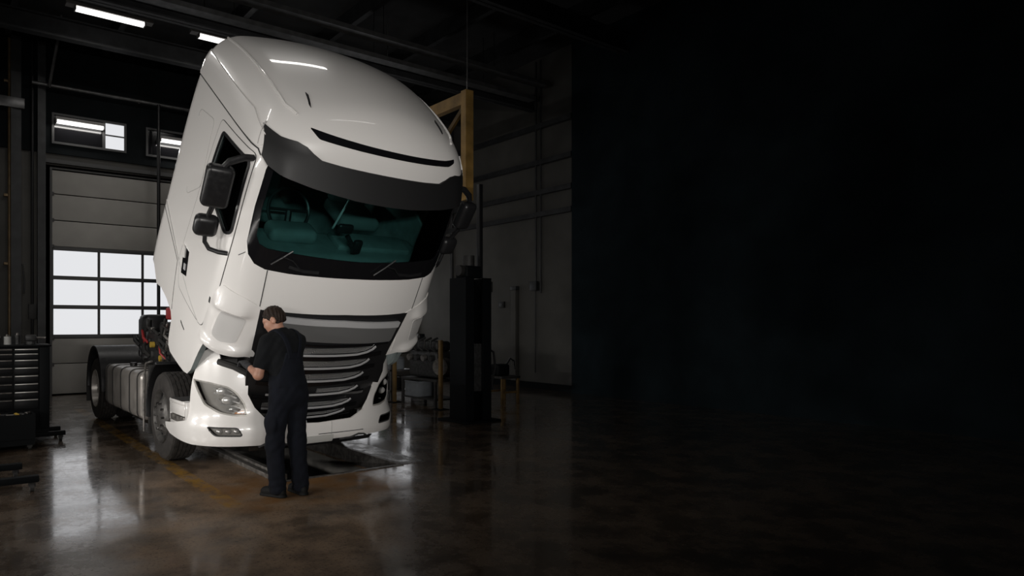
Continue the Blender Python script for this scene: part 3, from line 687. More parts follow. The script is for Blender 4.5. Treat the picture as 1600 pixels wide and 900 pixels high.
for sg in (-1, 1):
    cb_ = ch_bump(sg)
    hl = tp(patch('headlight', cb_, HL, 'dark_lamp', None, (), .05, -.07, .01))
    hl['label'] = 'clear headlight in the bumper corner'
    ribbon('bezel', cb_, HL, .035, 'dark_lamp', hl, -.004, .03, closed=True)
    cx, cz = S(.98), .86
    for (ds, dz, r, sc) in ((.0, .075, .085, .8), (-.06, -.02, .09, .75), (-.10, -.115, .06, .7)):
        p = cb_(np.array([(cx+ds, cz+dz)]), np.array([-.045]))[0]
        t = bmesh.new(); bmesh.ops.create_uvsphere(t, u_segments=20, v_segments=10, radius=r); t.transform(Matrix.Translation(p) @ Matrix.Diagonal((1.15, .35, sc*.75, 1)))
        q = MB(); q.add(t); q.build('reflector', 'reflector', hl)
    for j, (dz, a_, b_) in enumerate(((.135, -.02, .15), (.09, -.08, .14), (.035, -.12, .13), (-.02, -.15, .10), (-.075, -.17, .05), (-.125, -.19, -.02))):
        ribbon('light_bar', cb_, [(cx+a_, cz+dz-.035), (cx+a_*.5+b_*.1, cz+dz-.005), (cx+b_*.6, cz+dz+.008*(-1)**j), (cx+b_, cz+dz+.02)], .016, 'reflector', hl, -.022, .03)
    patch('indicator', cb_, [(S(.80), .69), (S(.90), .695), (S(.88), .72), (S(.80), .73)], 'amber', hl, (), .03, -.03, .01)
    patch('lens', cb_, HL, 'lens', hl, (), .05, -.004, .006)
    fg = tp(patch('fog_light', cb_, FG, 'dark_lamp', None, (), .04, -.05, .01))
    for k in range(3):
        p = cb_(np.array([(S(.87+.075*k), .518)]), np.array([-.035]))[0]
        t = bmesh.new(); bmesh.ops.create_uvsphere(t, u_segments=14, v_segments=8, radius=.034); t.transform(Matrix.Translation(p) @ Matrix.Diagonal((1, .5, .8, 1))); q = MB(); q.add(t); q.build('reflector', 'reflector', fg)
    patch('lens', cb_, FG, 'lens', fg, (), .04, -.004, .006)
    ribbon('bezel', cb_, FG, .014, 'seam', fg, .0, .03, closed=True)
    # step in front of the wheel arch
    st = MB(); st.bx(sg*1.02, sg*1.255, -.92, -.32, .53, .56, .005); st.bx(sg*1.02, sg*1.06, -.92, -.32, .56, .80, .005); st.bx(sg*1.02, sg*1.26, -.93, -.885, .56, .80, .005); st.bx(sg*1.06, sg*1.262, -.86, -.30, .755, .80, .012); st.bx(sg*1.06, sg*1.255, -.34, -.30, .56, .76, .005)
    st.bx(sg*1.215, sg*1.262, -.87, -.32, .64, .756, .008)
    so = tp(st.build('step', 'paint'))
    MB().bx(sg*1.06, sg*1.262, -.86, -.345, .562, .63, .004).build('tread_band', 'steel', so)
    MB().bx(sg*1.07, sg*1.272, -.80, -.40, .802, .81).build('tread_plate', 'rubber', so)
    # black filler between deflector and bumper
    tp(MB().bx(sg*.62, sg*.98, -1.12, -.55, 1.0, 1.16, .03).build('headlight_carrier', 'black'))
    cv = MB(); cv.tube([(sg*.75, -1.42, 1.10), (sg*.90, -1.38, 1.19), (sg*1.02, -1.24, 1.24)], .035, 8); tp(cv.build('bumper_bracket', 'frame_dark'))
    # lower bow under the bumper
    ribbon_pts = [(S(.28), .35), (S(.42), .355), (S(.52), .385), (S(.60), .375), (S(.66), .345)]
    tp(ribbon('lower_bow', cb_, ribbon_pts, .02, 'seam', None, .008, .03))
ch0 = ch_bump(1)
tp(ribbon('bumper_seam', ch0, [(.16, .36), (.16, .56)], .006, 'soft_seam', None, .003))
tp(ribbon('bumper_seam', ch0, [(.0, .43), (S(.58), .43)], .008, 'seam', None, .003))
tp(patch('number_plate', ch0, [(-.26, .335), (.18, .335), (.18, .415), (-.26, .415)], 'white', None, (), .06, .02, .01))
tp(patch('lower_lip', ch0, [(-S(.75), .30), (S(.75), .30), (S(.75), .352), (-S(.75), .352)], 'black', None, (), .06, .0, .02))

# ---- wheels
def wheel(name, x, y, R, w, sg, dual=False, deep=False):
    prof_o = [(-w/2+.012, R*.60), (-w/2, R*.72), (-w/2, R*.86), (-w/2+.02, R*.955), (-w/2+.045, R*.985)]
    nG = 4; inner = w-.09; top = []
    for g in range(nG+1):
        a = -inner/2+g*inner/(nG+1)+.007; b = -inner/2+(g+1)*inner/(nG+1)-.007
        top += [(a-.001, R-.016), (a, R), (b, R), (b+.001, R-.016)]
    prof = prof_o+top+[(-h, r) for h, r in reversed(prof_o)]
    mb = MB(); nP = len(prof); mb.lathe(prof, 120, 'x', mod=lambda k, j, r: r-.010 if (r >= R-.001 and (k+(j//4)*2) % 5 == 0) else r)
    o = mb.build(name, 'tyre', smooth=30)
    rim = MB()
    s = sg; f = w/2
    if deep: pr = [(s*(f-.01), R*.61), (s*(f+.0), R*.595), (s*(f-.05), R*.57), (s*(f-.15), R*.53), (s*(f-.17), R*.30), (s*(f-.11), R*.24), (s*(f-.06), R*.20), (s*(f-.05), .02), (s*(f-.09), .02), (s*(f-.2), R*.3), (s*(f-.2), R*.61)]
    else: pr = [(s*(f-.01), R*.61), (s*(f+.005), R*.60), (s*(f-.02), R*.575), (s*(f-.07), R*.55), (s*(f-.05), R*.44), (s*(f+.0), R*.34), (s*(f+.012), R*.25), (s*(f+.03), R*.17), (s*(f+.035), .015), (s*(f-.02), .015), (s*(f-.09), R*.3), (s*(f-.12), R*.61)]
    rim.lathe(pr, 40, 'x'); rim.build('rim', 'rim' if not deep else 'alu', o)
    for k in range(10):
        a = 2*math.pi*k/10; rr = R*.30 if not deep else R*.27; hx = s*(f+.0) if not deep else s*(f-.15)
        MB().cyl((hx, rr*math.cos(a), rr*math.sin(a)), (hx+s*.035, rr*math.cos(a), rr*math.sin(a)), .016, seg=6).build('wheel_nut', 'chrome', o)
    if not deep:
        for k in range(10):
            a = 2*math.pi*(k+.5)/10; rr = R*.49; MB().cyl((s*(f-.08), rr*math.cos(a), rr*math.sin(a)), (s*(f-.05), rr*math.cos(a), rr*math.sin(a)), .032, seg=12).build('vent_hole', 'black', o)
    tp(o); o.location = (x, y, R+.002); return o
for sg in (-1, 1):
    wheel('front_wheel', sg*1.06, .20, .525, .33, sg)
    wheel('rear_wheel', sg*1.06, 4.42, .525, .31, sg, deep=True)
    wheel('rear_wheel', sg*.72, 4.42, .525, .31, sg, deep=True)
    # rear mudguard
    arc = [(4.42+.66*math.cos(t), .60+.66*math.sin(t)) for t in np.linspace(rad(-8), rad(188), 25)]
    arc2 = [(4.42+.62*math.cos(t), .60+.62*math.sin(t)) for t in np.linspace(rad(188), rad(-8), 25)]
    tp(MB().prism(arc+arc2, sg*.55, sg*1.24, 'x').build('rear_mudguard', 'black', bevel=.012))
    tp(MB().bx(sg*.62, sg*1.24, 5.06, 5.08, .25, .62).build('mud_flap', 'rubber'))
    # front mudguard behind the wheel
    arc = [(.24+.66*math.cos(t), .55+.64*math.sin(t)) for t in np.linspace(rad(-10), rad(75), 14)]
    arc2 = [(.24+.62*math.cos(t), .55+.60*math.sin(t)) for t in np.linspace(rad(75), rad(-10), 14)]
    mg = tp(MB().prism(arc+arc2, sg*.72, sg*1.23, 'x').build('front_mudguard', 'black', bevel=.008))
    MB().bx(sg*.55, sg*1.20, .86, .90, .22, 1.10, .01).build('splash_panel', 'frame_dark', mg)
    lip = MB(); lip.tube([(sg*1.235, .96, .25), (sg*1.235, .97, .62), (sg*1.235, .93, .98), (sg*1.235, .85, 1.13), (sg*1.20, .70, 1.16)], .014, 8); lip.build('edge_strip', 'steel', mg)
    # tank with straps
    W0, W1, z0, z1 = .60, 1.235, .36, 1.0
    prof = rounded([(sg*W0, z0), (sg*W1, z0), (sg*W1, z1), (sg*W0, z1)], .11, 6)
    tk = tp(MB().prism(prof, 1.14, 3.42, 'y').build('fuel_tank', 'alu', bevel=.03))
    pr2 = rounded([(sg*(W0-.008), z0-.008), (sg*(W1+.008), z0-.008), (sg*(W1+.008), z1+.008), (sg*(W0-.008), z1+.008)], .115, 6)
    for y in (1.30, 1.75, 2.30, 2.85, 3.28): MB().prism(pr2, y-.022, y+.022, 'y').build('strap', 'rubber', tk)
    MB().cyl((sg*1.0, 2.55, z1), (sg*1.0, 2.55, z1+.05), .05).build('filler_cap', 'black', tk)
    tp(MB().bx(sg*.36, sg*.44, -1.05, 5.5, .70, .98).build('chassis_rail', 'frame_dark'))
# hoses and tanks seen below the frame
for k, (y, z) in enumerate(((3.0, .30), (2.2, .30), (1.5, .28))): tp(MB().cyl((-.9, y, z), (-.9, y+.25, z), .06).build('air_tank', 'steel'))
ax = MB(); ax.cyl((-.95, .2, .52), (.95, .2, .52), .07); ax.box((0, .2, .42), (1.5, .14, .12), .03); tp(ax.build('front_axle', 'frame_dark'))
ax = MB(); ax.cyl((-1.0, 4.42, .525), (1.0, 4.42, .525), .10); ax.box((0, 4.42, .55), (.42, .5, .45), .14, None, 4); tp(ax.build('rear_axle', 'frame_dark'))
cm = MB(); cm.bx(-.68, .68, -1.15, -.85, .62, 1.28, .03); tp(cm.build('radiator', 'frame_dark'))
cm = MB(); cm.bx(-.60, .60, -.9, .9, .55, 1.15, .06); tp(cm.build('engine_cradle', 'frame_dark'))
# engine dressing behind the cab
eg = MB(); eg.bx(-.72, .5, 1.25, 3.35, .98, 1.50, .05); eg.bx(-.62, .35, 1.4, 2.6, 1.50, 1.66, .04); eg.bx(-.74, -.62, 2.9, 3.4, 1.1, 1.72, .03)
en = tp(eg.build('engine', 'engine')); en['label'] = 'dark engine with red hoses and yellow caps behind the cab'
MB().box((-.56, 3.15, 1.55), (.34, .5, .46), .06, None, 3).build('air_filter', 'black', en)
MB().box((-.45, 1.7, 1.78), (.5, .5, .18), .03).build('red_cover', 'red', en)
rnd = random.Random(3)
for k in range(12):
    y = 1.3+rnd.random()*2.0; z = 1.05+rnd.random()*.5
    p = [(-.74, y, z), (-.80, y+.08, z+.08), (-.79, y+.16, z+rnd.uniform(-.1, .2)), (-.72, y+.25, z+rnd.uniform(-.1, .25))]
    MB().tube(p, rnd.choice((.014, .02, .028)), 8).build('hose', rnd.choice(('red', 'black', 'steel', 'rubber', 'rubber')), en)
for k in range(5):
    y = 1.35+rnd.random()*1.7; z = 1.1+rnd.random()*.45
    MB().cyl((-.73, y, z), (-.79, y, z), .045, seg=14).build('filler_cap', 'yellow' if k < 3 else 'chrome', en)
for k in range(16):
    y = 1.3+rnd.random()*2.0; z = 1.02+rnd.random()*.55; s = rnd.uniform(.05, .13)
    MB().box((-.735, y, z), (.06, s, s*rnd.uniform(.6, 1.4)), .01).build('engine_fitting', rnd.choice(('engine', 'steel', 'black', 'frame_dark')), en)
# ---------------------------------------------------------------- the mechanic: smooth distance-field body
def cone(P, a, b, ra, rb, flat=None):
    a = np.array(a, float); b = np.array(b, float); ab = b-a; Q = P-a
    t = np.clip((Q @ ab)/(ab @ ab), 0, 1); d = Q-t[..., None]*ab
    if flat is not None: d = d/np.array(flat)
    return np.linalg.norm(d, axis=-1)-(ra+(rb-ra)*t)
def ell(P, c, r):
    q = (P-np.array(c))/np.array(r); l = np.linalg.norm(q, axis=-1); return (l-1)*min(r)
def smin(a, b, k):
    h = np.maximum(k-np.abs(a-b), 0)/k; return np.minimum(a, b)-h*h*k/4
def union(ds, k):
    o = ds[0]
    for d in ds[1:]: o = smin(o, d, k)
    return o
def nets(fun, lo, hi, h):
    """surface nets of fun<0 on a regular grid"""
    lo = np.array(lo, float); n = np.ceil((np.array(hi)-lo)/h).astype(int)+1
    G = np.stack(np.meshgrid(*[lo[i]+h*np.arange(n[i]) for i in range(3)], indexing='ij'), -1); F = fun(G)
    ins = F < 0; cs = tuple(n-1); acc = np.zeros(cs+(3,)); cnt = np.zeros(cs)
    offs = [(i, j, k) for i in (0, 1) for j in (0, 1) for k in (0, 1)]
    def sl(o): return tuple(slice(o[d], n[d]-1+o[d]) for d in range(3))
    for p in offs:
        for d in range(3):
            if p[d]: continue
            q = list(p); q[d] = 1; q = tuple(q); A, B = F[sl(p)], F[sl(q)]; m = (A < 0) != (B < 0)
            t = np.where(m, A/np.where(m, A-B, 1), 0); pos = np.array(p, float)[None, None, None]+np.zeros(cs+(3,)); pos[..., d] += t
            acc += pos*m[..., None]; cnt += m
    act = cnt > 0; idx = -np.ones(cs, int); idx[act] = np.arange(act.sum())
    ijk = np.argwhere(act); V = lo+h*(ijk+acc[act]/cnt[act][:, None]); faces = []
    for d in range(3):
        a, b = (d+1) % 3, (d+2) % 3; s0 = [slice(None)]*3; s1 = [slice(None)]*3; s0[d] = slice(0, n[d]-1); s1[d] = slice(1, n[d])
        ch = np.argwhere(ins[tuple(s0)] != ins[tuple(s1)])
        for e in ch:
            if e[a] < 1 or e[b] < 1 or e[a] >= n[a]-1 or e[b] >= n[b]-1: continue
            q = []
            for (da, db) in ((1, 1), (0, 1), (0, 0), (1, 0)):
                c = e.copy(); c[a] -= da; c[b] -= db; q.append(int(idx[tuple(c)]))
            faces.append(q if ins[tuple(e)] else q[::-1])
    return V, faces
def sdfobj(name, fun, lo, hi, h, m, parent):
    V, Fc = nets(fun, lo, hi, h); me = bpy.data.meshes.new(name); me.from_pydata(V.tolist(), [], Fc); me.validate()
    return meshobj(name, me, m, parent, 80)
# joints: (forward, left, up)
J = dict(aL=(.03, .10, .09), aR=(-.05, -.115, .09), kL=(.055, .115, .50), kR=(.0, -.115, .50), hL=(.0, .09, .92), hR=(-.02, -.09, .92),
         pe=(-.01, 0, .98), wa=(.0, 0, 1.12), ch=(.05, 0, 1.34), nb=(.085, .0, 1.51), sL=(.08, .185, 1.455), sR=(.06, -.185, 1.455),
         eL=(.12, .255, 1.15), wL=(.33, .215, 1.225), eR=(.26, -.23, 1.20), wR=(.46, -.08, 1.20), hc=(.155, .045, 1.665))
def head(P, hair=0.0):
    # head frame: bowed, turned slightly to the left
    c = np.array(J['hc']); pit_ = rad(24); yaw_ = rad(38); Q = P-c
    f, l, u = Q[..., 0], Q[..., 1], Q[..., 2]
    f, l = f*math.cos(yaw_)+l*math.sin(yaw_), -f*math.sin(yaw_)+l*math.cos(yaw_)
    f, u = f*math.cos(pit_)-u*math.sin(pit_), f*math.sin(pit_)+u*math.cos(pit_)
    return np.stack([f, l, u], -1)
def face_sdf(P):
    H = head(P)
    d = union([ell(H, (-.012, 0, .028), (.098, .077, .095)), ell(H, (.030, 0, -.040), (.062, .058, .075)), ell(H, (.045, 0, -.085), (.036, .036, .030))], .05)
    d = smin(d, ell(H, (.082, 0, -.012), (.016, .012, .030)), .025)          # nose bridge
    d = smin(d, ell(H, (.098, 0, -.030), (.016, .016, .013)), .015)          # nose tip
    d = smin(d, ell(H, (.078, 0, .022), (.018, .05, .012)), .02)             # brow
    for s in (-1, 1):
        d = np.maximum(d, -smin(ell(H, (.098, s*.032, -.002), (.020, .018, .013)), ell(H, (.3, 0, 0), (.01, .01, .01)), .01))
        d = smin(d, ell(H, (.073, s*.032, -.002), (.013, .013, .012)), .006)  # eye
        d = smin(d, ell(H, (.068, s*.042, -.035), (.02, .02, .02)), .03)     # cheek
        ear = np.maximum(ell(H, (-.012, s*.083, -.010), (.026, .014, .036)), -ell(H, (-.002, s*.096, -.008), (.013, .012, .02)))
        d = smin(d, ear, .008)
    d = smin(d, ell(H, (.080, 0, -.062), (.014, .024, .006)), .008); d = smin(d, ell(H, (.078, 0, -.074), (.013, .021, .006)), .008)   # lips
    return d
def arm_sdf(P, s, g=0.0):
    S_, E_, W_ = J['s'+s], J['e'+s], J['w'+s]
    return union([cone(P, S_, E_, .058+g, .044+g), cone(P, E_, W_, .045+g, .029+g)], .03)
def torso_sdf(P, g=0.0):
    return union([ell(P, (.045, 0, 1.36), (.125+g, .185+g, .17+g)), ell(P, (.07, 0, 1.46), (.10+g, .165+g, .085+g)), ell(P, (.01, 0, 1.13), (.115+g, .158+g, .16+g)), ell(P, (-.02, 0, .97), (.13+g, .172+g, .13+g))], .10)
def legs_sdf(P, g=0.0):
    return union([cone(P, J['h'+s], J['k'+s], .095+g, .066+g) for s in 'LR'], .02), union([cone(P, J['k'+s], J['a'+s], .062+g, .042+g) for s in 'LR'], .02)
def body(P):
    d = union([torso_sdf(P, -.01), cone(P, J['nb'], (.135, .03, 1.62), .060, .052)], .06)
    d = smin(d, face_sdf(P), .03)
    d = union([d, arm_sdf(P, 'L'), arm_sdf(P, 'R')], .05)
    a, b = legs_sdf(P, -.012); d = union([d, a, b], .05); return d
FV = np.array((-.26, .966)); FV = FV/np.linalg.norm(FV)
PP = (-.67, -2.17)
person = None
def make_person():
    V, Fc = nets(body, (-.25, -.36, .02), (.62, .42, 1.84), .0085)
    me = bpy.data.meshes.new('person'); me.from_pydata(V.tolist(), [], Fc); me.validate()
    o = meshobj('person', me, 'skin', None, 80)
    o.location = (PP[0], PP[1], .004); o.rotation_euler = (0, 0, math.atan2(FV[1], FV[0]))
    tag(o, 'person in black T-shirt and dark overalls working at the front of the truck', 'person')
    def hair(P):
        H = head(P); cap = union([ell(H, (-.014, 0, .032), (.107, .085, .101)), ell(H, (-.045, 0, -.01), (.070, .076, .075))], .03)
        cut = np.minimum(H[..., 2]-(-.055+np.clip(H[..., 0]+.03, 0, 1)*1.0), .078-H[..., 0]+.5*np.clip(H[..., 2]-.06, 0, 1))
        top = cap-.004*np.sin(H[..., 0]*160)*np.sin(H[..., 1]*140+H[..., 2]*60)
        return np.maximum(np.maximum(top, -(cut)), -ell(H, (.10, 0, -.02), (.075, .09, .075)))
    sdfobj('hair', hair, (.02, -.14, 1.52), (.36, .18, 1.83), .005, 'hair', o)
    def shirt(P):
        t = torso_sdf(P, .012); wr = .0035*np.sin(P[..., 2]*38+P[..., 1]*29+2*np.sin(P[..., 0]*17))*np.sin(P[..., 0]*31+P[..., 1]*23+P[..., 2]*11)
        d = t+wr
        for s in 'LR':
            S_, E_ = np.array(J['s'+s]), np.array(J['e'+s]); E2 = S_+(E_-S_)*.80
            sl_ = cone(P, S_, E2, .073, .071)
            ax_ = (E_-S_)/np.linalg.norm(E_-S_); sl_ = np.maximum(sl_, (P-E2) @ ax_); d = smin(d, sl_+wr, .05)
        col = cone(P, (.08, 0, 1.48), (.105, .012, 1.555), .082, .070); col = np.maximum(col, (P-np.array((.105, .012, 1.555))) @ np.array((.5, .05, .86)))
        d = smin(d, col, .04)
        return np.maximum(d, 1.02-P[..., 2])
    sdfobj('t_shirt', shirt, (-.2, -.34, 1.0), (.34, .40, 1.64), .008, 'shirt', o)
    def overalls(P):
        a, b = legs_sdf(P, .014)
        for s in 'LR':                                   # loose trouser legs breaking over the boots
            hem = cone(P, J['k'+s], (J['a'+s][0]-.005, J['a'+s][1], .055), .080, .080); b = smin(b, hem, .03)
        b = np.maximum(b, .035-P[..., 2])
        hips = union([ell(P, (-.02, 0, .97), (.152, .195, .15)), ell(P, (.008, 0, 1.10), (.134, .176, .13))], .08)
        wr = .004*np.sin(P[..., 2]*30+P[..., 0]*35+2.5*np.sin(P[..., 1]*14+P[..., 2]*5))*np.sin(P[..., 1]*22+P[..., 0]*18+P[..., 2]*9)+.0025*np.sin(P[..., 2]*70+P[..., 1]*55)*np.exp(-((P[..., 2]-.52)/.12)**2)+.004*np.sin(P[..., 2]*85+P[..., 0]*30)*np.exp(-((P[..., 2]-.12)/.07)**2)
        d = union([a, b, hips], .05)+wr
        # cargo pocket on the outer left thigh
        d = smin(d, ell(P, (.03, .185, .70), (.085, .035, .10)), .02)
        # bib back: follows the torso, narrowing upwards
        bib = np.maximum(torso_sdf(P, .022), np.maximum(np.abs(P[..., 1])-(.17-.32*np.clip(P[..., 2]-1.1, 0, 1)), np.maximum(P[..., 2]-1.36, 1.05-P[..., 2])))
        bib = np.where(np.abs(P[..., 0]-.03) < .5, bib, 1)
        return smin(np.maximum(d, P[..., 2]-1.19), bib, .015)
    sdfobj('overalls', overalls, (-.25, -.30, .02), (.30, .32, 1.42), .0085, 'overall', o)
    def straps(P):
        s1 = np.maximum(np.abs(torso_sdf(P, .022))-.006, np.abs(np.abs(P[..., 1])-(.055+np.clip(1.52-P[..., 2], -1, 1)*-.02+.25*np.clip(P[..., 2]-1.34, 0, .2)))-.024)
        return np.maximum(s1, 1.30-P[..., 2])
    sdfobj('strap', straps, (-.16, -.22, 1.28), (.28, .22, 1.60), .006, 'overall', o)
    def glove(s):
        W_, E_ = np.array(J['w'+s]), np.array(J['e'+s]); ax_ = (W_-E_)/np.linalg.norm(W_-E_)
        up = np.array((0, 0, 1.)); sd = np.cross(up, ax_); sd /= np.linalg.norm(sd); nn = np.cross(ax_, sd)
        sgn = 1 if s == 'L' else -1
        def loc(a, b, c): return W_+ax_*a+sd*b+nn*c
        ax3 = (ax_, sd, nn)
        def fn(P):
            d = cone(P, loc(-.045, 0, 0), loc(.01, 0, 0), .038, .034)
            d = smin(d, cone(P, loc(.02, -.022, 0), loc(.085, -.026, .002), .021, .018), .02); d = smin(d, cone(P, loc(.02, .022, 0), loc(.085, .026, .002), .021, .018), .02)
            d = smin(d, cone(P, loc(.02, 0, 0), loc(.09, 0, .004), .023, .019), .02)
            for k, (b, L_) in enumerate(((-.032, .058), (-.011, .070), (.011, .075), (.032, .066))):
                b *= -1 if sgn < 0 else 1
                p0 = loc(.088, b, .004); p1 = loc(.088+L_*.45, b*1.05, -.006); p2 = loc(.088+L_*.72, b*1.08, -.032); p3 = loc(.088+L_*.70, b*1.08, -.056)
                d = smin(d, union([cone(P, p0, p1, .0115, .011), cone(P, p1, p2, .011, .010), cone(P, p2, p3, .010, .009)], .004), .008)
            t0 = loc(.03, -sgn*.030, -.005); t1 = loc(.065, -sgn*.062, -.018); t2 = loc(.100, -sgn*.066, -.034)
            return smin(d, union([cone(P, t0, t1, .016, .013), cone(P, t1, t2, .013, .010)], .006), .012)
        lo = np.minimum(loc(-.1, 0, 0), loc(.2, 0, 0))-.10; hi = np.maximum(loc(-.1, 0, 0), loc(.2, 0, 0))+.10
        return sdfobj('glove', fn, lo, hi, .0045, 'glove', o)
    glove('L'); glove('R')
    for s, yaw_ in (('L', .25), ('R', -.15)):
        a = np.array(J['a'+s]); dx, dy = math.cos(yaw_), math.sin(yaw_)
        def boot(P, a=a, dx=dx, dy=dy):
            q = P-np.array((a[0], a[1], 0)); f = q[..., 0]*dx+q[..., 1]*dy; l = -q[..., 0]*dy+q[..., 1]*dx; Q = np.stack([f, l, q[..., 2]], -1)
            d = union([cone(Q, (-.045, 0, .045), (.13, 0, .038), .046, .042), cone(Q, (-.02, 0, .06), (-.02, 0, .13), .05, .05), cone(Q, (.04, 0, .06), (.15, .0, .034), .04, .036)], .03)
            sole = np.maximum(cone(Q, (-.05, 0, .0), (.15, 0, .0), .050, .048), Q[..., 2]-.022)
            return np.maximum(smin(d, sole, .005), -Q[..., 2])
        sdfobj('boot', boot, (a[0]-.15, a[1]-.16, -.01), (a[0]+.26, a[1]+.18, .2), .006, 'shoe', o)
    return o
person = make_person()
# ---------------------------------------------------------------- workshop things, left side
def caster(mb_parent, x, y, r=.035):
    c = MB().cyl((x-.018, y, r), (x+.018, y, r), r, seg=16); c.bx(x-.03, x+.03, y-.02, y+.02, r*1.2, r*2+.01); return c.build('caster', 'rubber', mb_parent)
t = thing('tool_cabinet', 'tall black tool cabinet with pale drawer handles by the left edge', 'cabinet', (-2.75, 2.7, 0))
MB().bx(-.70, .605, -.28, .35, .18, 1.315, .012).build('body', 'cabinet', t)
MB().bx(-.72, .625, -.32, .37, 1.318, 1.345, .008).build('top', 'cabinet', t)
MB().bx(.475, .60, -.312, -.282, .19, 1.31, .006).build('side_post', 'lift', t)
zs = [1.30, 1.235, 1.15, 1.045, .935, .825, .715, .61, .46]
for a, b in zip(zs, zs[1:]):
    for x0, x1 in ((.17, .47), (-.30, .16), (-.69, -.31)):
        d = MB().bx(x0+.004, x1-.004, -.30, -.282, b+.006, a-.006, .003).build('drawer', 'drawer', t)
        hz = a-.018
        MB().bx(x0+.012, x1-.012, -.318, -.301, hz-.008, hz+.008, .003).build('handle', 'handle' if x0 > 0 else 'steel', d)
for y in (-.30, .18):
    MB().bx(-.70, .80, y-.035, y+.035, .075, .135, .008).build('outrigger', 'lift', t)
    for x in (.74, -.60): caster(t, x, y)
MB().bx(-.70, .60, -.26, .30, .136, .179).build('plinth', 'lift', t)
t = thing('parts_crate', 'black open crate of oily brass fittings in front of the tool cabinet', 'crate', (-2.78, 2.05, 0))
c = MB(); c.bx(-.42, .40, -.22, .20, .14, .17); c.bx(-.42, -.40, -.22, .20, .17, .46); c.bx(.38, .40, -.22, .20, .17, .46); c.bx(-.40, .38, -.22, -.20, .17, .46); c.bx(-.40, .38, .18, .20, .17, .46)
c.build('tub', 'lift', t)
c = MB(); c.bx(-.42, .40, -.2, -.14, .06, .139); c.bx(-.42, .40, .12, .18, .06, .139); c.build('runner', 'lift', t)
for x in (-.36, .34):
    for y in (-.17, .15): caster(t, x, y, .027)
rn = random.Random(5)
for k in range(11):
    x = -.36+.07*k; y = rn.uniform(-.14, .12); r = rn.uniform(.02, .035)
    f = thing('pipe_fitting', 'small %s fitting, %s from the right in the black crate' % (('iron', 'steel', 'brass')[k % 3], ('first', 'second', 'third', 'fourth', 'fifth', 'sixth', 'seventh', 'eighth', 'ninth', 'tenth', 'eleventh')[10-k]), 'fitting', (-2.78+x, 2.05+y, .17), rn.random()*3, 'fittings in the black crate')
    MB().cyl((0, 0, 0), (0, 0, .25+.03*rn.random()), r, seg=10).build('stem', ('engine', 'steel', 'yellow')[k % 3], f)
    MB().cyl((-.05, 0, .27), (.05, 0, .27), r*.9, seg=8).build('tee', ('engine', 'steel', 'yellow')[k % 3], f)
def on_top(name, label, cat, x, build):
    o = thing(name, label, cat, (x, 2.62, 1.345)); build(o); return o
def vise(o):
    MB().cyl((0, 0, 0), (0, 0, .04), .07).build('base', 'engine', o); MB().box((0, 0, .09), (.14, .09, .09), .02).build('jaw', 'engine', o); MB().cyl((.07, 0, .09), (.19, 0, .09), .014, seg=8).build('screw', 'steel', o); MB().cyl((.17, -.07, .09), (.17, .07, .09), .006, seg=6).build('bar', 'steel', o)
on_top('bench_vise', 'dark bench vise on top of the tool cabinet', 'vise', -2.36, vise)
def can(m, h, r):
    def b(o):
        MB().cyl((0, 0, 0), (0, 0, h), r, seg=18).build('body', m, o); MB().cyl((0, 0, h), (0, 0, h+.03), r*.6, r*.4, 14).build('cap', 'steel', o)
    return b
on_top('spray_can', 'small black can standing on the tool cabinet beside the vise', 'can', -2.52, can('engine', .13, .035))
on_top('oil_bottle', 'pale plastic bottle standing on the tool cabinet at the frame edge', 'bottle', -2.64, can('white', .11, .045))
on_top('grease_jar', 'squat dark jar on the tool cabinet left of the pale bottle', 'jar', -2.75, can('frame_dark', .10, .05))
t = thing('engine_hoist', 'black hoist base with two caster legs in the lower left corner', 'hoist', (-3.2, -.3, 0))
for y in (-.32, .42):
    MB().bx(-.9, .60 if y < 0 else .52, y-.045, y+.045, .09, .155, .01).build('leg', 'lift', t)
    caster(t, .54 if y < 0 else .46, y, .042); caster(t, -.8, y, .042)
MB().bx(-.95, -.80, -.40, .50, .156, .24, .01).build('crossbar', 'lift', t); MB().bx(-.94, -.82, -.0, .12, .241, 1.7, .01).build('mast', 'lift', t)
MB().box((-.45, .06, 1.62), (.95, .10, .10), .01, Matrix.Rotation(rad(8), 3, 'Y')).build('boom', 'lift', t)
# pipes on the back wall beside the bay door
t = thing('wall_pipe', 'brown vertical pipe with clamps at the far left of the back wall', 'pipe', (-2.16, YB-.09, 0))
MB().cyl((0, 0, 1.3), (0, 0, 7.9), .035, seg=14).build('riser', 'brass', t)
for z in (2.95, 4.45, 6.95): MB().box((0, .035, z), (.22, .10, .06), .012).build('clamp', 'brass', t)
MB().tube([(0, 0, 2.95), (.25, 0, 2.95), (.28, 0, 2.6), (.28, .05, 2.3)], .018, 8).build('branch', 'darkpipe', t)
t = thing('conduit', 'thin dark conduit between the brown pipe and the bay door', 'pipe', (-1.72, YB-.10, 0)); MB().cyl((0, 0, 1.2), (0, 0, 7.9), .03, seg=10).build('tube', 'darkpipe', t); MB().box((0, .0, 1.9), (.16, .07, .34), .01).build('junction_box', 'frame_dark', t)
t = thing('wall_column', 'dark steel column against the left back wall', 'column', (-2.0, YB-.13, 0)); c = MB(); c.bx(-.10, .06, -.04, .06, 0, 7.95); c.bx(-.14, -.10, -.07, .07, 0, 7.95); c.build('web', 'beam', t)
MB().bx(-.62, .12, -.11, -.075, 6.35, 6.58, .01).build('bracket', 'pipe', t)
t = thing('overhead_pipe', 'long pipe running along the wall above the transom windows', 'pipe', (0, YB-.30, 6.95)); MB().cyl((-1.75, 0, 0), (4.4, 0, 0), .04, seg=12).build('pipe', 'pipe', t)
for x in (-1.4, .5, 2.4, 4.2): MB().bx(x-.02, x+.02, -.02, .235, -.06, -.038).build('bracket', 'beam', t)
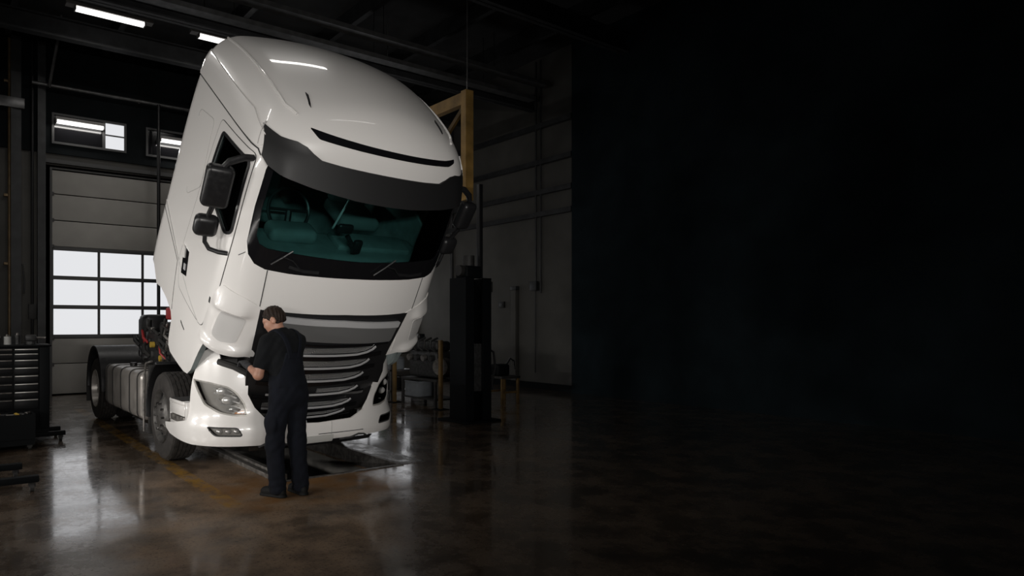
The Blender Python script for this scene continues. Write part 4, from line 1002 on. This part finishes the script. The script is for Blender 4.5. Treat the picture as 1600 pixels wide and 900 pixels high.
t = thing('drop_pole', 'thin black vertical pole in front of the bay door beside the cab', 'pole', (.93, YB-.42, 0)); MB().cyl((0, 0, .0), (0, 0, 6.91), .042, seg=12).build('shaft', 'darkpipe', t); MB().cyl((0, 0, 0), (0, 0, .02), .12).build('foot', 'darkpipe', t)
t = thing('slant_pipe', 'dark slanting pipe climbing to the ceiling left of the bay door', 'pipe', (-1.42, YB-.40, 0)); MB().tube([(.0, .0, 6.90), (.12, -.6, 7.9), (.14, -.7, 8.25)], .035, 10).build('pipe', 'pipe', t)
for k, (y, z) in enumerate(((3.72, 7.1), (3.35, 7.35))):
    t = thing('cable_tray', ('lower' if k == 0 else 'upper')+' metal cable tray crossing the ceiling above the cab', 'tray', (0, y, z))
    c = MB(); c.bx(XL+.2, XR-.4, -.12, .12, 0, .012); c.bx(XL+.2, XR-.4, -.12, -.11, .012, .09); c.bx(XL+.2, XR-.4, .11, .12, .012, .09); c.build('channel', 'pipe', t)
    for x in (-2, 1, 4, 7): MB().cyl((x, 0, .012), (x, 0, 8.28-z), .008, seg=6).build('hanger', 'darkpipe', t)

# ---------------------------------------------------------------- workshop things, right side
t = thing('lift_column', 'tall black vehicle lift column right of the truck', 'lift', (4.0, .66, 0))
MB().bx(-.42, .38, -.36, .36, 0, .03, .004).build('base_plate', 'lift', t)
c = MB(); c.bx(-.28, .28, .16, .20, .03, 2.40); c.bx(-.28, -.22, -.22, .16, .03, 2.40); c.bx(.22, .28, -.22, .16, .03, 2.40); c.bx(-.22, -.10, -.22, -.18, .03, 2.40); c.bx(.10, .22, -.22, -.18, .03, 2.40); c.build('column', 'lift', t)
MB().bx(-.20, .20, -.16, .15, .5, 1.3, .01).build('carriage', 'engine', t)
MB().box((-.05, -.02, 2.50), (.34, .30, .20), .03, None, 3).build('motor_box', 'lift', t); c = MB(); c.cyl((-.05, -.02, 2.6), (-.05, -.02, 2.78), .10, seg=20); c.cyl((-.30, -.05, 2.52), (-.22, -.05, 2.52), .09, seg=18); c.build('motor', 'frame_dark', t)
MB().bx(.12, .20, -.10, -.02, 2.40, 4.0, .006).build('mast', 'darkpipe', t)
MB().bx(.285, .292, -.17, -.02, 1.72, 2.15).build('label_plate', 'label', t); MB().box((.33, -.08, 2.26), (.10, .14, .18), .01).build('switch_box', 'frame_dark', t)
MB().tube([(.31, -.1, 1.2), (.42, -.12, 1.15), (.46, -.12, .9), (.40, -.1, .62), (.42, -.1, .5)], .02, 8).build('hose', 'darkpipe', t)
t = thing('work_table', 'low grey metal bench beside the lift column', 'table', (4.75, 2.75, 0))
MB().bx(-.30, .35, -.55, .65, .50, .55, .008).build('top', 'frame_dark', t)
for x in (-.27, .30):
    for y in (-.50, .60): MB().bx(x-.025, x+.025, y-.025, y+.025, 0, .50).build('leg', 'frame_dark', t)
MB().bx(-.30, .32, -.52, .62, .14, .17).build('shelf', 'frame_dark', t)
t = thing('plastic_crate', 'pale grey plastic crate on the lower shelf of the bench', 'crate', (4.70, 3.05, .17)); c = MB(); c.bx(-.22, .2, -.22, .22, 0, .02); c.bx(-.22, -.2, -.22, .22, .02, .28); c.bx(.18, .2, -.22, .22, .02, .28); c.bx(-.2, .18, -.22, -.2, .02, .28); c.bx(-.2, .18, .2, .22, .02, .28); c.build('tub', 'crate', t); MB().bx(-.235, .21, -.235, .235, .28, .305, .006).build('rim', 'crate', t)
t = thing('spare_engine', 'dark stripped engine standing on the bench behind the truck', 'engine', (4.75, 2.75, .55))
MB().box((0, 0, .28), (.44, .95, .52), .06, None, 3).build('block', 'engine', t); MB().box((0, 0, .64), (.34, .85, .20), .05, None, 3).build('head', 'engine', t)
for k in range(4): MB().cyl((-.23, -.36+.24*k, .42), (-.31, -.36+.24*k, .40), .06, seg=14).build('port', 'steel' if k % 2 else 'engine', t)
for k in range(5): MB().tube([(-.22, -.40+.2*k, .55), (-.30, -.38+.2*k, .62), (-.26, -.34+.2*k, .74), (-.1, -.34+.2*k, .80)], .022, 8).build('pipe', 'frame_dark' if k % 2 else 'engine', t)
MB().cyl((-.2, -.55, .25), (.0, -.48, .25), .17, seg=24).build('flywheel', 'steel', t); MB().box((-.05, .35, .82), (.16, .22, .12), .02).build('filter_housing', 'chrome', t)
for k, (x, y) in enumerate(((4.40, 3.55), (4.45, 2.05))):
    t = thing('stand_post', ('yellow upright post behind the bumper corner', 'dull yellow upright post beside the lift column')[k], 'post', (x, y, 0)); MB().bx(-.035, .035, -.035, .035, .012, 1.42-.1*k, .006).build('post', 'dullyel', t); MB().bx(-.12, .12, -.12, .12, 0, .012).build('foot', 'lift', t)
t = thing('storage_rack', 'low open metal rack behind the right bumper corner', 'rack', (4.75, 4.25, 0))
for x in (-.25, .3):
    for y in (-.42, .48): MB().bx(x-.02, x+.02, y-.02, y+.02, 0, 1.25).build('upright', 'pipe', t)
for z in (.18, .62, 1.05): MB().bx(-.27, .32, -.44, .5, z, z+.03).build('shelf', 'pipe', t)
for k, (y, z, m, w_) in enumerate(((4.0, .65, 'crate', .22), (4.32, .65, 'green', .2), (4.1, .21, 'frame_dark', .3), (4.5, .21, 'crate', .2), (4.15, 1.08, 'engine', .3), (4.55, 1.08, 'frame_dark', .2))):
    o = thing('parts_box', ('pale blue-grey box', 'dark green box', 'wide black box', 'small grey box', 'wide dark metal box', 'small black box')[k]+(' on the middle shelf', ' on the middle shelf', ' on the bottom shelf', ' on the bottom shelf', ' on the top shelf', ' on the top shelf')[k]+' of the metal rack', 'box', (4.72, y, z))
    MB().box((0, 0, .12), (.34, w_, .24), .012).build('box', m, o); MB().box((0, 0, .25), (.36, w_+.015, .02), .005).build('lid', m, o)
t = thing('step_stool', 'low yellow tubular stand right of the lift column', 'stool', (6.3, 2.3, 0))
for x in (-.22, .22):
    for y in (-.2, .2): MB().bx(x-.022, x+.022, y-.022, y+.022, 0, .50).build('leg', 'dullyel', t)
MB().bx(-.26, .26, -.24, .24, .50, .55, .008).build('seat', 'frame_dark', t); MB().bx(-.198, .198, -.215, -.185, .2, .24).build('rung', 'dullyel', t); MB().bx(-.198, .198, .185, .215, .2, .24).build('rung', 'dullyel', t)
t = thing('hose_reel', 'black machine with looped hose on the yellow stand', 'machine', (6.25, 2.35, .55)); MB().box((0, 0, .12), (.34, .26, .24), .04, None, 3).build('body', 'lift', t); MB().tube([(.1, -.1, .24), (.2, -.1, .36), (.3, -.1, .3), (.32, -.1, .12)], .02, 8).build('hose', 'darkpipe', t)
# on the right wall
t = thing('wall_conduit', 'pair of thin conduits running down to a switch box on the right wall', 'conduit', (XR-.07, 3.92, 0))
MB().cyl((0, 0, 2.70), (0, 0, 8.2), .025, seg=10).build('tube', 'beam', t); MB().cyl((0, -.16, 2.4), (0, -.16, 8.2), .02, seg=10).build('tube', 'beam', t); MB().box((-.02, .04, 2.58), (.10, .22, .24), .01).build('switch_box', 'beam', t); MB().cyl((0, .02, .4), (0, .02, 2.46), .015, seg=8).build('tube', 'beam', t)
t = thing('outlet_box', 'small grey outlet box on the right wall', 'box', (XR-.03, 5.2, 2.14)); MB().box((0, 0, 0), (.06, .20, .16), .008).build('case', 'frame_dark', t); MB().box((-.035, 0, 0), (.012, .12, .09), .004).build('cover', 'beam', t)
t = thing('wall_duct', 'tall flat dark duct standing on the right wall', 'duct', (XR-.065, 4.68, .16)); MB().bx(-.06, .06, -.09, .09, 0, 2.35, .01).build('duct', 'wall', t); MB().bx(-.07, .06, -.11, .11, 2.351, 2.45, .01).build('cap', 'beam', t)
t = thing('corner_pipe', 'vertical pipe on the right wall beside the cab', 'pipe', (XR-.06, 7.3, 0)); MB().cyl((0, 0, 0.16), (0, 0, 8.2), .05, seg=12).build('pipe', 'beam', t)
# yellow lifting frame hung from the roof
t = thing('lifting_frame', 'yellow steel lifting frame hanging at the right of the cab roof', 'frame', (4.6, 1.45, 5.9))
c = MB(); c.bx(-.09, .09, -.07, .07, -2.0, .02); c.build('post', 'yel', t); c = MB(); c.bx(-.07, .07, .071, 2.6, -.22, .0); c.build('beam', 'yel', t); MB().bx(-.09, .09, 2.6, 2.74, -2.0, .02).build('post', 'yel', t)
MB().box((0, .55, -.62), (.06, 1.25, .08), 0, Matrix.Rotation(rad(-38), 3, 'X')).build('brace', 'dullyel', t)
for y in (0, 2.67): MB().cyl((0, y, .02), (0, y, 2.38), .012, seg=6).build('hanger', 'pipe', t)
# ---------------------------------------------------------------- ceiling lamps of the front bays, and lights added out of view
def added_light(x, y, z, target, watts, spread, label, wall):  # unseen light added to brighten the cab, housed as a fluorescent fixture
    t = fixture(x, y, z, 1.5, label, watts=watts, group='added key and fill lights on the side and front walls')
    d = Vector(target)-Vector((x, y, z)); t.rotation_mode = 'QUATERNION'; t.rotation_quaternion = d.to_track_quat('-Z', 'Y')
    for ch in t.children:
        if ch.type == 'LIGHT': ch.data.spread = rad(spread)
    bpy.context.view_layer.update()
    q = t.matrix_world.inverted() @ Vector((x if wall != 'x' else XL, y if wall != 'y' else YF, z))
    MB().cyl((0, 0, .06), q*.97, .025, seg=8).build('bracket', 'beam', t)
for y, wt, nm in ((2.4, KEY_W*.7, 'far'), (-1.2, KEY_W, 'middle'), (-4.6, KEY_W, 'near')):
    added_light(-8.2, y, 2.6, (-1.25, -.5, 1.3), wt, 60, nm+' added key light on the left wall aimed at the cab side', 'x')
for x, nm in ((-5.6, 'left'), (-3.2, 'right')):
    added_light(x, -13.2, 1.7, (-.2, -2.2, 2.3), FILL_W, 40, nm+' of two added fill lights on the wall behind the camera', 'y')
for k, (x, y, wt) in enumerate(((.3, -.7, .35), (1.1, -6.1, .12), (-4.2, -2.0, .7), (-3.4, 2.6, .8))):  # the two aisle lamps are unseen, added for their light
    fixture(x, y, 7.5, 2.4 if k == 1 else 1.6, 'fluorescent light over the '+('middle of the truck', 'front right of the hall', 'aisle left of the truck, added off frame', 'aisle beside the tool cabinet, added off frame')[k], watts=LAMP_W*wt, drop=.7, group='fluorescent lights over the front bays')
